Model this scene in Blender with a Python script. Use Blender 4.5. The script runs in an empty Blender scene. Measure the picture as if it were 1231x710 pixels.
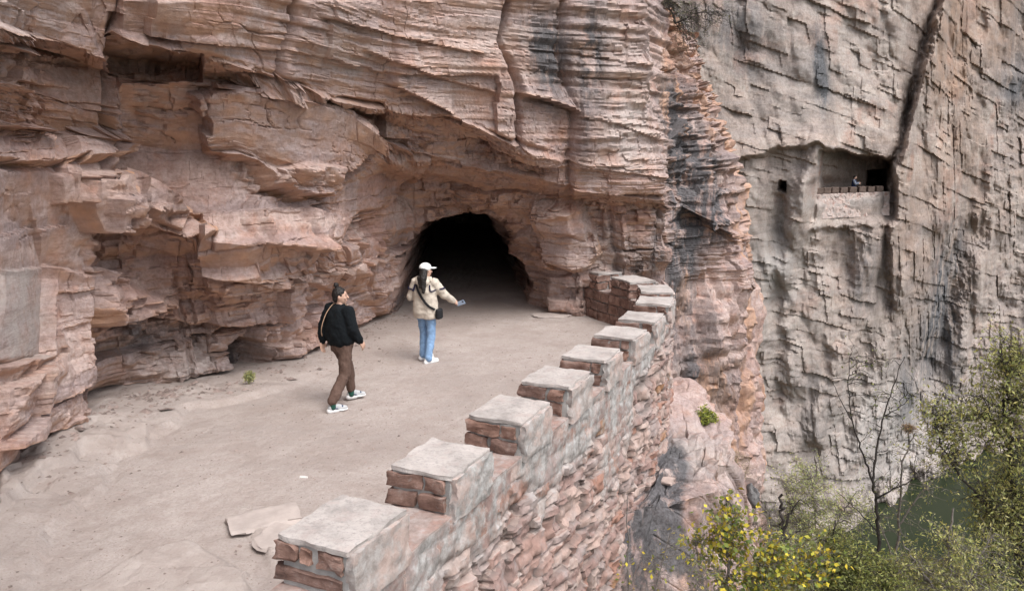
import bpy, bmesh, math, random
import numpy as np
from mathutils import Vector, Matrix

C = bpy.context.scene
COL = C.collection
R = math.radians

# ------------------------------------------------------------------ camera
F_PX, HC = 960.0, 3.4                    # focal length in photo pixels, camera height above the path
PITCH = math.atan(175 / F_PX)
cp, sp = math.cos(PITCH), math.sin(PITCH)
cam = bpy.data.cameras.new('camera')
cam.sensor_width = 36
cam.lens = F_PX / 1231 * 36
cam.clip_end = 3000
cam_o = bpy.data.objects.new('camera', cam)
COL.objects.link(cam_o)
cam_o.location = (0, 0, HC)
cam_o.rotation_euler = (R(90) - PITCH, 0, 0)
C.camera = cam_o

# ------------------------------------------------------------------ world, sun, exposure
SUN_EL, SUN_AZ = R(58), R(140)           # azimuth clockwise from +Y: behind the camera, to the right
w = bpy.data.worlds.new('World'); C.world = w; w.use_nodes = True
nt = w.node_tree; nt.nodes.clear()
sky = nt.nodes.new('ShaderNodeTexSky'); sky.sky_type = 'NISHITA'; sky.sun_disc = False
sky.sun_elevation = SUN_EL; sky.sun_rotation = SUN_AZ
sky.dust_density = 4.0; sky.air_density = 1.2; sky.ozone_density = 1.0
hs = nt.nodes.new('ShaderNodeHueSaturation'); hs.inputs['Saturation'].default_value = 0.48
bg = nt.nodes.new('ShaderNodeBackground'); bg.inputs['Strength'].default_value = 0.15
wo = nt.nodes.new('ShaderNodeOutputWorld')
nt.links.new(sky.outputs[0], hs.inputs['Color']); nt.links.new(hs.outputs[0], bg.inputs[0]); nt.links.new(bg.outputs[0], wo.inputs[0])
sl = bpy.data.lights.new('sun', 'SUN'); sl.energy = 1.35; sl.angle = R(38); sl.color = (1, .985, .97)
so = bpy.data.objects.new('sun', sl); COL.objects.link(so)
sd = Vector((math.sin(SUN_AZ) * math.cos(SUN_EL), math.cos(SUN_AZ) * math.cos(SUN_EL), math.sin(SUN_EL)))
so.rotation_euler = sd.to_track_quat('Z', 'Y').to_euler()
C.view_settings.view_transform = 'Standard'; C.view_settings.look = 'None'
C.view_settings.exposure = 0.84; C.view_settings.gamma = 1
C.cycles.max_bounces = 8; C.cycles.diffuse_bounces = 6

# ------------------------------------------------------------------ maths helpers
def ray(px, py):
    u = (np.asarray(px, float) - 615.5) / F_PX; v = -(np.asarray(py, float) - 355) / F_PX
    return u, cp + sp * v, -sp + cp * v
def at_y(px, py, y):
    a, b, c = ray(px, py); t = y / b
    return np.stack([a * t, y + 0 * t, HC + c * t], -1)
def at_z(px, py, z):
    a, b, c = ray(px, py); t = (z - HC) / c
    return np.stack([a * t, b * t, z + 0 * t], -1)
def V(px, py, y): return Vector(at_y(px, py, y))
def VZ(px, py, z): return Vector(at_z(px, py, z))
def to_px(P):
    x, y, z = P[..., 0], P[..., 1], P[..., 2] - HC
    Fd = np.maximum(cp * y - sp * z, .05)
    return 615.5 + F_PX * x / Fd, 355 - F_PX * (sp * y + cp * z) / Fd

def _h(ix, iy, seed):
    a = (ix.astype(np.int64) * 374761393 + iy.astype(np.int64) * 668265263 + seed * 1442695041) & 0xffffffff
    a = ((a ^ (a >> 13)) * 1274126177) & 0xffffffff
    a = ((a ^ (a >> 16)) * 2246822519) & 0xffffffff
    return ((a ^ (a >> 15)) & 0xffffff) / float(0x1000000)
def vn(x, y, seed=0):
    x = np.asarray(x, float); y = np.asarray(y, float) + 0 * x
    xi, yi = np.floor(x), np.floor(y); fx, fy = x - xi, y - yi
    fx = fx * fx * fx * (fx * (fx * 6 - 15) + 10); fy = fy * fy * fy * (fy * (fy * 6 - 15) + 10)
    a, b = _h(xi, yi, seed), _h(xi + 1, yi, seed); c, d = _h(xi, yi + 1, seed), _h(xi + 1, yi + 1, seed)
    return (a + (b - a) * fx) * (1 - fy) + (c + (d - c) * fx) * fy - .5
def fbm(x, y, o=4, seed=0, g=.5):
    r = 0; a = 1.
    for k in range(o):
        r = r + a * vn(x * 2 ** k + 17.3 * k, y * 2 ** k - 9.1 * k, seed + k); a *= g
    return r
def blocks(S, T, ll, lh, seed, warp=.12):
    """irregular layered blocks: value, distance to the nearest joint (m), fractional position, second random"""
    wS = S + warp * ll * 1.2 * fbm(S / ll * 1.3, T / lh * 1.3, 3, seed + 50) + .5 * warp * ll * vn(S / ll * 6, T / lh * 6, seed + 9)
    wT = T + warp * lh * 1.2 * fbm(S / ll * 1.1, T / lh * 1.1, 3, seed + 70) + .5 * warp * lh * vn(S / ll * 6, T / lh * 6, seed + 19)
    t = wT / lh; t = t + .8 * vn(t * .7, 0 * t, seed + 1)
    r = np.floor(t); ft = t - r
    L = ll * (.5 + 1.1 * _h(r, r * 0, seed + 2))
    s = wS / L + 57 * _h(r, r * 0 + 3, seed + 3); s = s + .8 * vn(s * .7, r * 3.7, seed + 4)
    c = np.floor(s); fs = s - c
    e = np.minimum(np.minimum(fs, 1 - fs) * L, np.minimum(ft, 1 - ft) * lh)
    return _h(c, r, seed + 5), e, fs - .5, ft - .5, _h(c, r, seed + 6), _h(c, r, seed + 7)
def worley(x, y, seed=0):
    xi, yi = np.floor(x), np.floor(y)
    F1 = np.full(x.shape, 9.); F2 = F1.copy(); i1 = np.zeros(x.shape); j1 = i1.copy(); dx1 = i1.copy(); dy1 = i1.copy()
    for i in (-1, 0, 1):
        for j in (-1, 0, 1):
            a, b = xi + i, yi + j
            ddx = a + .1 + .8 * _h(a, b, seed) - x; ddy = b + .1 + .8 * _h(a, b, seed + 1) - y
            d = np.maximum(abs(ddx), abs(ddy)) * .55 + (abs(ddx) + abs(ddy)) * .4
            m = d < F1
            F2 = np.where(m, F1, np.minimum(F2, d)); F1 = np.where(m, d, F1)
            i1 = np.where(m, a, i1); j1 = np.where(m, b, j1); dx1 = np.where(m, ddx, dx1); dy1 = np.where(m, ddy, dy1)
    return F1, F2 - F1, _h(i1, j1, seed + 2), dx1, dy1, _h(i1, j1, seed + 3), _h(i1, j1, seed + 4)
def facets(S, T, a, b, seed, tilt=1.):
    F1, e, h, dx, dy, r2, r3 = worley(S / a, T / b, seed)
    return (h - .5) + tilt * (dx * (r2 - .5) + dy * (r3 - .5)) * 1.6, e
def crag(x, y, sx, sy, seed, k=.85, g=1.1):
    """broken rock: continuous flat faces meeting at sharp creases"""
    x = x / sx; y = y / sy; xi, yi = np.floor(x), np.floor(y); v = np.full(x.shape, -9.)
    for i in (-1, 0, 1):
        for j in (-1, 0, 1):
            a, b = xi + i, yi + j
            dx = x - a - .1 - .8 * _h(a, b, seed); dy = y - b - .1 - .8 * _h(a, b, seed + 1)
            gx = g * (_h(a, b, seed + 3) - .5); gy = g * (_h(a, b, seed + 4) - .5)
            t = np.maximum(np.maximum(abs(dx), abs(dy)), .72 * (abs(dx) + abs(dy)))
            v = np.maximum(v, .8 * _h(a, b, seed + 2) + gx * dx + gy * dy - k * np.maximum(t - .30, 0) * 1.5)
    return v - .45
def sstep(a, b, x):
    t = np.clip((x - a) / (b - a), 0, 1); return t * t * (3 - 2 * t)
def inpoly(px, py, poly):
    ins = np.zeros(px.shape, bool); n = len(poly)
    for k in range(n):
        x0, y0 = poly[k]; x1, y1 = poly[(k + 1) % n]
        if y0 == y1: continue
        m = (y0 > py) != (y1 > py)
        ins ^= m & (px < (x1 - x0) * (py - y0) / (y1 - y0) + x0)
    return ins
def sdist(px, py, poly):
    """signed distance in pixels, positive inside"""
    d = np.full(px.shape, 1e9); n = len(poly)
    for k in range(n):
        x0, y0 = poly[k]; x1, y1 = poly[(k + 1) % n]
        ex, ey = x1 - x0, y1 - y0; t = np.clip(((px - x0) * ex + (py - y0) * ey) / (ex * ex + ey * ey + 1e-9), 0, 1)
        d = np.minimum(d, np.hypot(px - x0 - t * ex, py - y0 - t * ey))
    return np.where(inpoly(px, py, poly), d, -d)
def blur(A, n, axis):
    k = np.ones(2 * n + 1) / (2 * n + 1)
    pad = [(0, 0)] * A.ndim; pad[axis] = (n, n); B = np.pad(A, pad, mode='edge')
    cs = np.cumsum(B, axis); z = np.zeros_like(np.take(cs, [0], axis)); cs = np.concatenate([z, cs], axis)
    L = A.shape[axis]
    return (np.take(cs, range(2 * n + 1, 2 * n + 1 + L), axis) - np.take(cs, range(0, L), axis)) / (2 * n + 1)
def gnormals(P, flip=False):
    du = np.gradient(P, axis=1); dv = np.gradient(P, axis=0)
    n = np.cross(du, dv); n /= np.linalg.norm(n, axis=-1, keepdims=True) + 1e-9
    return -n if flip else n

# ------------------------------------------------------------------ object helpers
def link(o, parent=None):
    COL.objects.link(o)
    if parent: o.parent = parent
    return o
def tag(o, label=None, cat=None, group=None, kind=None):
    if label: o['label'] = label
    if cat: o['category'] = cat
    if group: o['group'] = group
    if kind: o['kind'] = kind
    return o
def empty(name, loc=(0, 0, 0), rz=0):
    o = bpy.data.objects.new(name, None); o.location = loc; o.rotation_euler = (0, 0, rz); o.empty_display_size = .2
    return link(o)
def mesh_np(name, V_, Fq, mat, parent=None, smooth=None, attrs=None):
    """V_ (n,3), Fq (m,k) equal-sized faces"""
    V_ = np.asarray(V_, np.float32); Fq = np.asarray(Fq, np.int32)
    me = bpy.data.meshes.new(name); k = Fq.shape[1]
    me.vertices.add(len(V_)); me.vertices.foreach_set('co', V_.ravel())
    me.loops.add(Fq.size); me.loops.foreach_set('vertex_index', Fq.ravel())
    me.polygons.add(len(Fq)); me.polygons.foreach_set('loop_start', np.arange(0, Fq.size, k, dtype=np.int32))
    me.update(calc_edges=True)
    if smooth is not None:
        me.polygons.foreach_set('use_smooth', np.ones(len(Fq), bool))
        if smooth < 180: me.set_sharp_from_angle(angle=R(smooth))
    for an, av in (attrs or {}).items():
        av = np.asarray(av, np.float32)
        if av.ndim == 1:
            at = me.attributes.new(an, 'FLOAT', 'POINT'); at.data.foreach_set('value', av)
        else:
            at = me.attributes.new(an, 'FLOAT_VECTOR', 'POINT'); at.data.foreach_set('vector', av.ravel())
    if mat: me.materials.append(mat)
    return link(bpy.data.objects.new(name, me), parent)
def grid_mesh(name, P, mat, parent=None, smooth=32, attrs=None, flip=False, keep=None):
    nr, nc = P.shape[:2]
    i = np.arange(nr * nc).reshape(nr, nc)
    q = np.stack([i[:-1, :-1], i[:-1, 1:], i[1:, 1:], i[1:, :-1]], -1)
    if keep is not None: q = q[keep[:-1, :-1]]
    q = q.reshape(-1, 4)
    if flip: q = q[:, ::-1]
    return mesh_np(name, P.reshape(-1, 3), q, mat, parent, smooth, {k: v.reshape(-1) for k, v in (attrs or {}).items()})
def bm_obj(name, bm, mat, parent=None, smooth=None):
    me = bpy.data.meshes.new(name); bmesh.ops.recalc_face_normals(bm, faces=bm.faces); bm.to_mesh(me); bm.free()
    if smooth:
        for p in me.polygons: p.use_smooth = True
        if smooth < 180: me.set_sharp_from_angle(angle=R(smooth))
    if mat: me.materials.append(mat)
    return link(bpy.data.objects.new(name, me), parent)

# ------------------------------------------------------------------ materials
class M:
    def __init__(s, name, rough=.9):
        s.m = bpy.data.materials.new(name); s.m.use_nodes = True; s.t = s.m.node_tree; s.t.nodes.clear()
        s.o = s.n('ShaderNodeOutputMaterial'); s.b = s.n('ShaderNodeBsdfPrincipled')
        s.b.inputs['Roughness'].default_value = rough; s.b.inputs['Specular IOR Level'].default_value = .25
        s.l(s.b.outputs[0], s.o.inputs[0]); s.tc = s.n('ShaderNodeTexCoord').outputs['Object']
    def n(s, t): return s.t.nodes.new(t)
    def l(s, a, b): s.t.links.new(a, b)
    def mapv(s, scale, loc=(0, 0, 0), rot=(0, 0, 0)):
        n = s.n('ShaderNodeMapping'); n.inputs['Scale'].default_value = scale; n.inputs['Location'].default_value = loc; n.inputs['Rotation'].default_value = rot
        s.l(s.tc, n.inputs[0]); return n.outputs[0]
    def noise(s, scale=1, detail=4, rough=.55, vec=None, dist=0):
        n = s.n('ShaderNodeTexNoise'); n.inputs['Scale'].default_value = scale; n.inputs['Detail'].default_value = detail
        n.inputs['Roughness'].default_value = rough; n.inputs['Distortion'].default_value = dist
        s.l(vec if vec is not None else s.tc, n.inputs['Vector']); return n.outputs[0]
    def vor(s, scale=1, vec=None, feat='F1'):
        n = s.n('ShaderNodeTexVoronoi'); n.inputs['Scale'].default_value = scale; n.feature = feat
        s.l(vec if vec is not None else s.tc, n.inputs['Vector']); return n.outputs
    def ramp(s, fac, stops, mode='LINEAR'):
        n = s.n('ShaderNodeValToRGB'); n.color_ramp.interpolation = mode; e = n.color_ramp.elements
        while len(e) < len(stops): e.new(.5)
        for k, (p, c) in enumerate(stops):
            e[k].position = p; e[k].color = (*c, 1) if hasattr(c, '__len__') else (c, c, c, 1)
        s.l(fac, n.inputs[0]); return n.outputs[0]
    def mix(s, fac, a, b, mode='MIX'):
        n = s.n('ShaderNodeMix'); n.data_type = 'RGBA'; n.blend_type = mode
        for i, v in ((0, fac), (6, a), (7, b)):
            if hasattr(v, 'links'): s.l(v, n.inputs[i])
            elif i == 0: n.inputs[0].default_value = v
            else: n.inputs[i].default_value = (*v, 1) if hasattr(v, '__len__') else (v, v, v, 1)
        return n.outputs[2]
    def math(s, op, a, b=0):
        n = s.n('ShaderNodeMath'); n.operation = op
        for i, v in ((0, a), (1, b)):
            if hasattr(v, 'links'): s.l(v, n.inputs[i])
            else: n.inputs[i].default_value = v
        return n.outputs[0]
    def attr(s, name, col=False):
        n = s.n('ShaderNodeAttribute'); n.attribute_name = name; return n.outputs['Color' if col else 'Fac']
    def col(s, c):
        if hasattr(c, 'links'): s.l(c, s.b.inputs['Base Color'])
        else: s.b.inputs['Base Color'].default_value = (*c, 1)
    def bump(s, hgt, strength=.5, dist=.02, prev=None):
        n = s.n('ShaderNodeBump'); n.inputs['Strength'].default_value = strength; n.inputs['Distance'].default_value = dist
        s.l(hgt, n.inputs['Height'])
        if prev is not None: s.l(prev, n.inputs['Normal'])
        s.l(n.outputs[0], s.b.inputs['Normal']); return n.outputs[0]

def rock_material(name, cols, sc=1., strat=1., streak=.4, chip=1., fresh_bounce=(.42, .25, .165), stainc=(.07, .07, .075), pale=(.46, .425, .40)):  # orange of unweathered rock, lightened to stand in for bounced light on undersides
    m = M(name, .93)
    big = m.noise(.55 * sc, 5, .6)
    c = m.ramp(big, [(.36, cols[0]), (.47, cols[1]), (.55, cols[2]), (.64, cols[3])])
    st = m.noise(1, 5, .65, m.mapv((.25 * sc, .25 * sc, 3.2 * sc)))
    c = m.mix(m.ramp(st, [(.42, 0), (.62, .75)]), c, cols[4])
    st2 = m.noise(1, 4, .7, m.mapv((.5 * sc, .5 * sc, 11 * sc), (3, 1, 7)))
    c = m.mix(m.ramp(st2, [(.5, 0), (.68, .45)]), c, m.mix(1., c, (.62, .55, .52), 'MULTIPLY'))
    blot = m.noise(2.3 * sc, 6, .7, m.mapv((1, 1, 1), (9, 4, 2)))
    c = m.mix(m.ramp(blot, [(.52, 0), (.68, .6)]), c, cols[5])
    fine = m.noise(16 * sc, 6, .75)
    c = m.mix(m.ramp(fine, [(.36, .75), (.58, 0)]), c, m.mix(1., c, (.58, .53, .50), 'MULTIPLY'))
    vv = m.noise(1, 5, .65, m.mapv((1.6 * sc, 1.6 * sc, .22 * sc), (5, 5, 5)))
    c = m.mix(m.ramp(vv, [(.52, 0), (.68, streak)]), c, m.mix(1., c, (.60, .585, .59), 'MULTIPLY'))
    vv2 = m.noise(1, 5, .65, m.mapv((2.4 * sc, 2.4 * sc, .16 * sc), (1, 7, 3)))
    c = m.mix(m.ramp(vv2, [(.54, 0), (.68, streak * .8)]), c, cols[2])
    fr = m.attr('fresh_bounce'); c = m.mix(m.math('MULTIPLY', fr, m.ramp(m.noise(3 * sc, 4), [(.3, .35), (.6, .95)])), c, m.ramp(m.noise(5 * sc, 4), [(.35, fresh_bounce), (.65, tuple(x * 1.35 for x in fresh_bounce))]))
    pl = m.attr('pale'); c = m.mix(m.math('MULTIPLY', pl, m.ramp(m.noise(4 * sc, 6, .7), [(.34, .25), (.56, .95)])), c, m.ramp(m.noise(9 * sc, 5), [(.35, tuple(x * .8 for x in pale)), (.65, pale)]))
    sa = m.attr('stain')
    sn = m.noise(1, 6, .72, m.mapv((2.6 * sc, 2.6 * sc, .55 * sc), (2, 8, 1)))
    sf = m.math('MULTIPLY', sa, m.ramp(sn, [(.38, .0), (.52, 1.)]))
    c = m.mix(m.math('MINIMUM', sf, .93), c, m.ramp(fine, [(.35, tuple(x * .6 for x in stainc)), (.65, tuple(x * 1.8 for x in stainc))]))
    m.col(c)
    b1 = m.bump(m.noise(1, 6, .72, m.mapv((3 * sc, 3 * sc, 15 * sc))), .55 * strat, .035 / sc)
    b2 = m.bump(m.noise(24 * sc, 6, .78), .75, .022 / sc, b1)
    dn = m.n('ShaderNodeVectorMath'); dn.operation = 'MULTIPLY_ADD'; nz_ = m.n('ShaderNodeTexNoise'); nz_.inputs['Scale'].default_value = 3.5 * sc; nz_.inputs['Detail'].default_value = 5
    m.l(m.tc, nz_.inputs['Vector']); m.l(nz_.outputs['Color'], dn.inputs[0]); dn.inputs[1].default_value = (.32 / sc,) * 3; m.l(m.mapv((1, 1, 1.8)), dn.inputs[2])
    for k_, (s_, st_, d_) in enumerate(((8, .7, .03),)):
        v_ = m.vor(s_ * sc, dn.outputs[0]); g_ = m.n('ShaderNodeSeparateColor'); m.l(v_[1], g_.inputs[0]); b2 = m.bump(g_.outputs[0], st_ * chip, d_ / sc, b2)
    m.bump(m.ramp(m.vor(5 * sc, dn.outputs[0], 'DISTANCE_TO_EDGE')[0], [(0, 0), (.03, 1)]), .18, .012 / sc, b2)
    return m.m

ROCK = [(.415, .280, .243), (.49, .362, .322), (.55, .435, .396), (.46, .283, .226), (.365, .288, .282), (.42, .222, .155)]
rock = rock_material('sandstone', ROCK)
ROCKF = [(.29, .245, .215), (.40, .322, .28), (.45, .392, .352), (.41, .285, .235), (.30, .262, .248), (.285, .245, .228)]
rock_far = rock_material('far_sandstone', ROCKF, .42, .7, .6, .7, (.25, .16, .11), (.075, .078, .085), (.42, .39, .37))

m = M('dust', .97)
c = m.ramp(m.noise(.5, 5, .6), [(.34, (.345, .298, .274)), (.5, (.40, .347, .32)), (.66, (.445, .39, .362))])
c = m.mix(m.ramp(m.noise(1.3, 6, .75, m.mapv((1, 1, 1), (7, 1, 0))), [(.46, 0), (.62, .6)]), c, (.31, .255, .228))
c = m.mix(m.ramp(m.noise(3.2, 6, .7), [(.5, 0), (.68, .6)]), c, (.33, .27, .24))
c = m.mix(m.ramp(m.noise(40, 4, .7), [(.35, .45), (.55, 0)]), c, (.27, .22, .20))
c = m.mix(m.ramp(m.vor(17, m.mapv((1, 1, 1), (3, 3, 0)))[0], [(.06, .8), (.12, 0)]), c, (.19, .15, .135))
c = m.mix(m.math('MULTIPLY', m.attr('slab'), m.ramp(m.noise(6, 5, .7), [(.3, .3), (.6, .9)])), c, m.ramp(m.noise(4, 5), [(.35, (.34, .285, .258)), (.65, (.43, .375, .345))]))
m.col(c)
b1 = m.bump(m.noise(8, 7, .74), .75, .04)
m.bump(m.noise(60, 4, .75), .6, .010, b1)
dust = m.m

m = M('mortar', .92)
c = m.ramp(m.noise(2.4, 6, .65), [(.33, (.27, .245, .23)), (.5, (.42, .38, .357)), (.66, (.50, .455, .43))])
c = m.mix(m.ramp(m.noise(5, 5, .7, m.mapv((1, 1, 1), (4, 2, 1))), [(.5, 0), (.68, .75)]), c, (.40, .33, .305))
c = m.mix(m.ramp(m.noise(30, 4, .75), [(.34, .5), (.5, 0)]), c, (.20, .19, .185))
m.col(c); b1 = m.bump(m.noise(12, 6, .75), .6, .02); m.bump(m.noise(60, 4, .7), .5, .006, b1)
mortar = m.m
m = M('grey_mortar', .92)
c = m.ramp(m.noise(5, 6, .65), [(.33, (.24, .23, .222)), (.66, (.40, .385, .37))])
m.col(c); m.bump(m.noise(40, 5, .7), .6, .008)
mortar_dark = m.m
m = M('red_block', .9)
oi = m.n('ShaderNodeObjectInfo').outputs['Random']
c = m.ramp(m.noise(7, 6, .7), [(.32, (.10, .06, .047)), (.46, (.20, .115, .088)), (.58, (.27, .165, .13)), (.72, (.36, .27, .23))])
c = m.mix(m.ramp(oi, [(.0, 0), (1, .6)]), c, m.mix(1., c, (.75, .85, .95), 'MULTIPLY'))
c = m.mix(m.ramp(m.noise(18, 5, .75), [(.58, 0), (.7, .6)]), c, (.33, .30, .285))
m.col(c); b1 = m.bump(m.noise(1, 5, .7, m.mapv((12, 12, 40))), .8, .015); m.bump(m.noise(70, 4), .4, .005, b1)
red_block = m.m

m = M('rubble', .92)
cc = m.attr('cell')
c = m.ramp(cc, [(0, (.29, .195, .172)), (.2, (.43, .315, .275)), (.4, (.36, .235, .20)), (.55, (.48, .37, .33)), (.7, (.35, .27, .25)), (.85, (.34, .19, .145)), (.97, (.34, .19, .11))], 'CONSTANT')
c = m.mix(m.ramp(m.noise(11, 6, .7), [(.36, .55), (.6, 0)]), c, m.mix(1., c, (.55, .5, .48), 'MULTIPLY'))
c = m.mix(m.ramp(m.noise(4, 5, .7), [(.5, 0), (.7, .5)]), c, (.36, .34, .335))
jo = m.attr('joint'); c = m.mix(m.math('MULTIPLY', jo, .7), c, (.14, .125, .115))
li = m.attr('lime'); c = m.mix(m.math('MULTIPLY', li, m.ramp(m.noise(3.2, 6, .72), [(.40, .05), (.54, .95)])), c, m.ramp(m.noise(8, 6, .7), [(.36, (.20, .185, .175)), (.52, (.35, .33, .315)), (.68, (.50, .49, .485))]))
m.col(c); b1 = m.bump(m.noise(14, 6, .75), .7, .02); m.bump(m.noise(60, 4, .7), .4, .006, b1)
rubble = m.m

def simple(name, col, rough=.85, var=.25, sc=18, bump=.3, bd=.004, sheen=0):
    m = M(name, rough)
    c = m.ramp(m.noise(sc, 5, .6), [(.3, tuple(x * (1 - var) for x in col)), (.7, tuple(min(1, x * (1 + var)) for x in col))])
    m.col(c)
    if bump: m.bump(m.noise(sc * 3, 4, .6), bump, bd)
    if sheen: m.b.inputs['Sheen Weight'].default_value = sheen
    return m.m
def leaf_material(name):
    m = M(name, .55); c = m.attr('tint', True)
    m.col(c); tr = m.n('ShaderNodeBsdfTranslucent'); m.l(m.mix(1., c, (1, .95, .55), 'MULTIPLY'), tr.inputs[0])
    mx = m.n('ShaderNodeMixShader'); mx.inputs[0].default_value = .35
    m.l(m.b.outputs[0], mx.inputs[1]); m.l(tr.outputs[0], mx.inputs[2]); m.l(mx.outputs[0], m.o.inputs[0])
    return m.m
leafm = leaf_material('leaf')
bark = simple('dark_bark', (.045, .038, .034), .9, .4, 20, .6, .01)
twigm = simple('grey_twig', (.16, .14, .125), .9, .35, 20, .5, .01)

# ------------------------------------------------------------------ near cliff
# control columns: (px, foot y, [ (py, y) for: under low ledge, low ledge lip, under roof, roof lip, under upper slab, upper slab lip, frame top ])
COLS = [
 (-330, 3.6, [(300, 3.5), (190, 3.3), (120, 3.5), (60, 3.2), (0, 3.2), (-60, 2.8), (-320, 2.8)]),
 (-150, 5.9, [(300, 5.9), (200, 5.6), (130, 5.8), (90, 5.5), (40, 5.5), (5, 5.0), (-120, 5.0)]),
 (0, 7.5, [(330, 7.7), (192, 7.4), (150, 7.8), (98, 7.5), (47, 7.6), (32, 6.9), (-40, 6.8)]),
 (60, 8.9, [(335, 8.9), (200, 8.6), (160, 9.0), (115, 8.7), (66, 8.8), (52, 8.0), (-40, 7.8)]),
 (104, 9.5, [(340, 9.4), (205, 9.2), (165, 9.6), (132, 9.3), (82, 9.4), (68, 8.6), (-40, 8.3)]),
 (136, 10.45, [(318, 10.2), (240, 9.7), (170, 10.2), (135, 9.8), (90, 9.7), (76, 8.9), (-40, 8.5)]),
 (142, 10.5, [(316, 10.2), (244, 9.7), (170, 10.2), (98, 9.7), (72, 9.8), (42, 8.8), (-40, 8.5)]),
 (200, 10.9, [(312, 10.8), (282, 10.1), (180, 10.7), (100, 10.1), (84, 10.2), (58, 9.2), (-40, 8.9)]),
 (270, 11.3, [(316, 11.2), (288, 10.5), (180, 11.0), (105, 10.5), (97, 10.5), (74, 9.7), (-40, 9.3)]),
 (345, 12.4, [(322, 12.2), (296, 11.5), (225, 11.9), (118, 11.4), (110, 11.4), (96, 10.7), (-40, 10.1)]),
 (400, 14.0, [(330, 13.6), (298, 12.9), (225, 13.2), (136, 12.6), (126, 12.6), (118, 11.8), (-40, 11.0)]),
 (455, 16.0, [(345, 15.2), (285, 14.7), (205, 14.9), (166, 13.5), (142, 13.6), (130, 12.9), (-40, 11.9)]),
 (500, 17.2, [(325, 16.9), (275, 16.7), (215, 16.4), (184, 14.3), (158, 14.2), (140, 13.4), (-40, 12.6)]),
 (540, 17.6, [(310, 17.4), (257, 17.2), (222, 16.6), (194, 14.8), (160, 14.6), (138, 13.8), (-40, 13.1)]),
 (580, 17.6, [(310, 17.4), (257, 17.2), (228, 16.6), (202, 15.0), (174, 14.8), (156, 14.1), (-40, 13.5)]),
 (640, 17.4, [(310, 16.9), (270, 16.6), (236, 16.3), (215, 15.2), (197, 15.1), (184, 14.6), (-40, 14.0)]),
 (688, 16.4, [(320, 16.3), (280, 16.1), (240, 15.9), (226, 15.2), (207, 15.2), (194, 15.0), (-40, 14.4)]),
 (740, 16.3, [(330, 16.3), (290, 16.2), (247, 15.9), (235, 15.3), (217, 15.3), (200, 15.2), (-40, 14.9)]),
 (780, 16.4, [(330, 16.4), (290, 16.2), (250, 15.9), (240, 15.5), (217, 15.4), (195, 15.4), (-40, 15.1)]),
]
def colpts(px, fy, rows):
    pts = []
    p1 = at_y(px, rows[0][0], rows[0][1])
    f0 = np.array([p1[0] / p1[1] * fy, fy, -.4])
    if px > 700: f0 = np.array([p1[0], fy, -9.])
    pts.append(f0)
    for py, y in rows: pts.append(at_y(px, py, y))
    top = pts[-1]; d = top / np.linalg.norm(top[:2]); 
    pts.append(np.array([top[0] * .99, top[1] * .99, 11.5]))
    return pts
G = [colpts(*c) for c in COLS]
# edge of the first buttress and the recessed, dark-streaked second column; (px, py, y) per row, foot to top
def raw(l, ztop=11.5):
    p = [at_y(*q) for q in l]; p.append(np.array([p[-1][0], p[-1][1], ztop])); return p
G.append(raw([(800, 960, 16.4), (800, 330, 16.5), (800, 292, 16.3), (803, 252, 16.0), (802, 241, 15.6), (799, 217, 15.5), (796, 190, 15.5), (752, -40, 15.3)]))
G.append(raw([(808, 940, 17.4), (808, 330, 17.4), (808, 292, 17.3), (808, 252, 17.4), (808, 241, 17.2), (807, 217, 17.2), (804, 190, 17.2), (758, -40, 17.2)]))
G.append(raw([(838, 920, 17.6), (838, 340, 17.8), (838, 300, 17.7), (838, 268, 17.9), (838, 256, 17.6), (836, 205, 17.8), (832, 140, 18.2), (785, -40, 19.6)], 7.4))
G.append(raw([(885, 900, 18.2), (884, 345, 18.4), (882, 310, 18.4), (878, 288, 18.5), (876, 276, 18.2), (866, 205, 18.5), (850, 140, 19.0), (800, 20, 20.2)], 6.9))
G.append(raw([(908, 890, 18.9), (906, 350, 19.2), (902, 315, 19.2), (894, 296, 19.3), (892, 286, 19.1), (880, 205, 19.4), (860, 130, 19.8), (818, 24, 20.8)], 6.8))
G.append(raw([(921, 880, 20.2), (916, 350, 20.5), (910, 318, 20.5), (904, 296, 20.5), (902, 285, 20.4), (888, 200, 20.8), (868, 125, 21.2), (830, 40, 22.2)], 6.4))
G.append(raw([(900, 800, 30), (895, 350, 30), (885, 310, 30), (880, 280, 30), (878, 260, 30), (860, 190, 30), (840, 120, 30), (800, 40, 30)], 7))
G = np.array(G)                                      # (ncol, nrow, 3)
NX = [14, 70, 110, 60, 50, 26, 14, 50, 60, 56, 70, 70, 44, 40, 40, 44, 40, 40, 30, 24, 30, 40, 46, 30, 30, 24]
NX = [int(n * 1.3) for n in NX[:len(G) - 1]]
NY = [int(n * 1.3) for n in (140, 44, 64, 46, 26, 22, 84, 30)]                # between the nine rows
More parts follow.
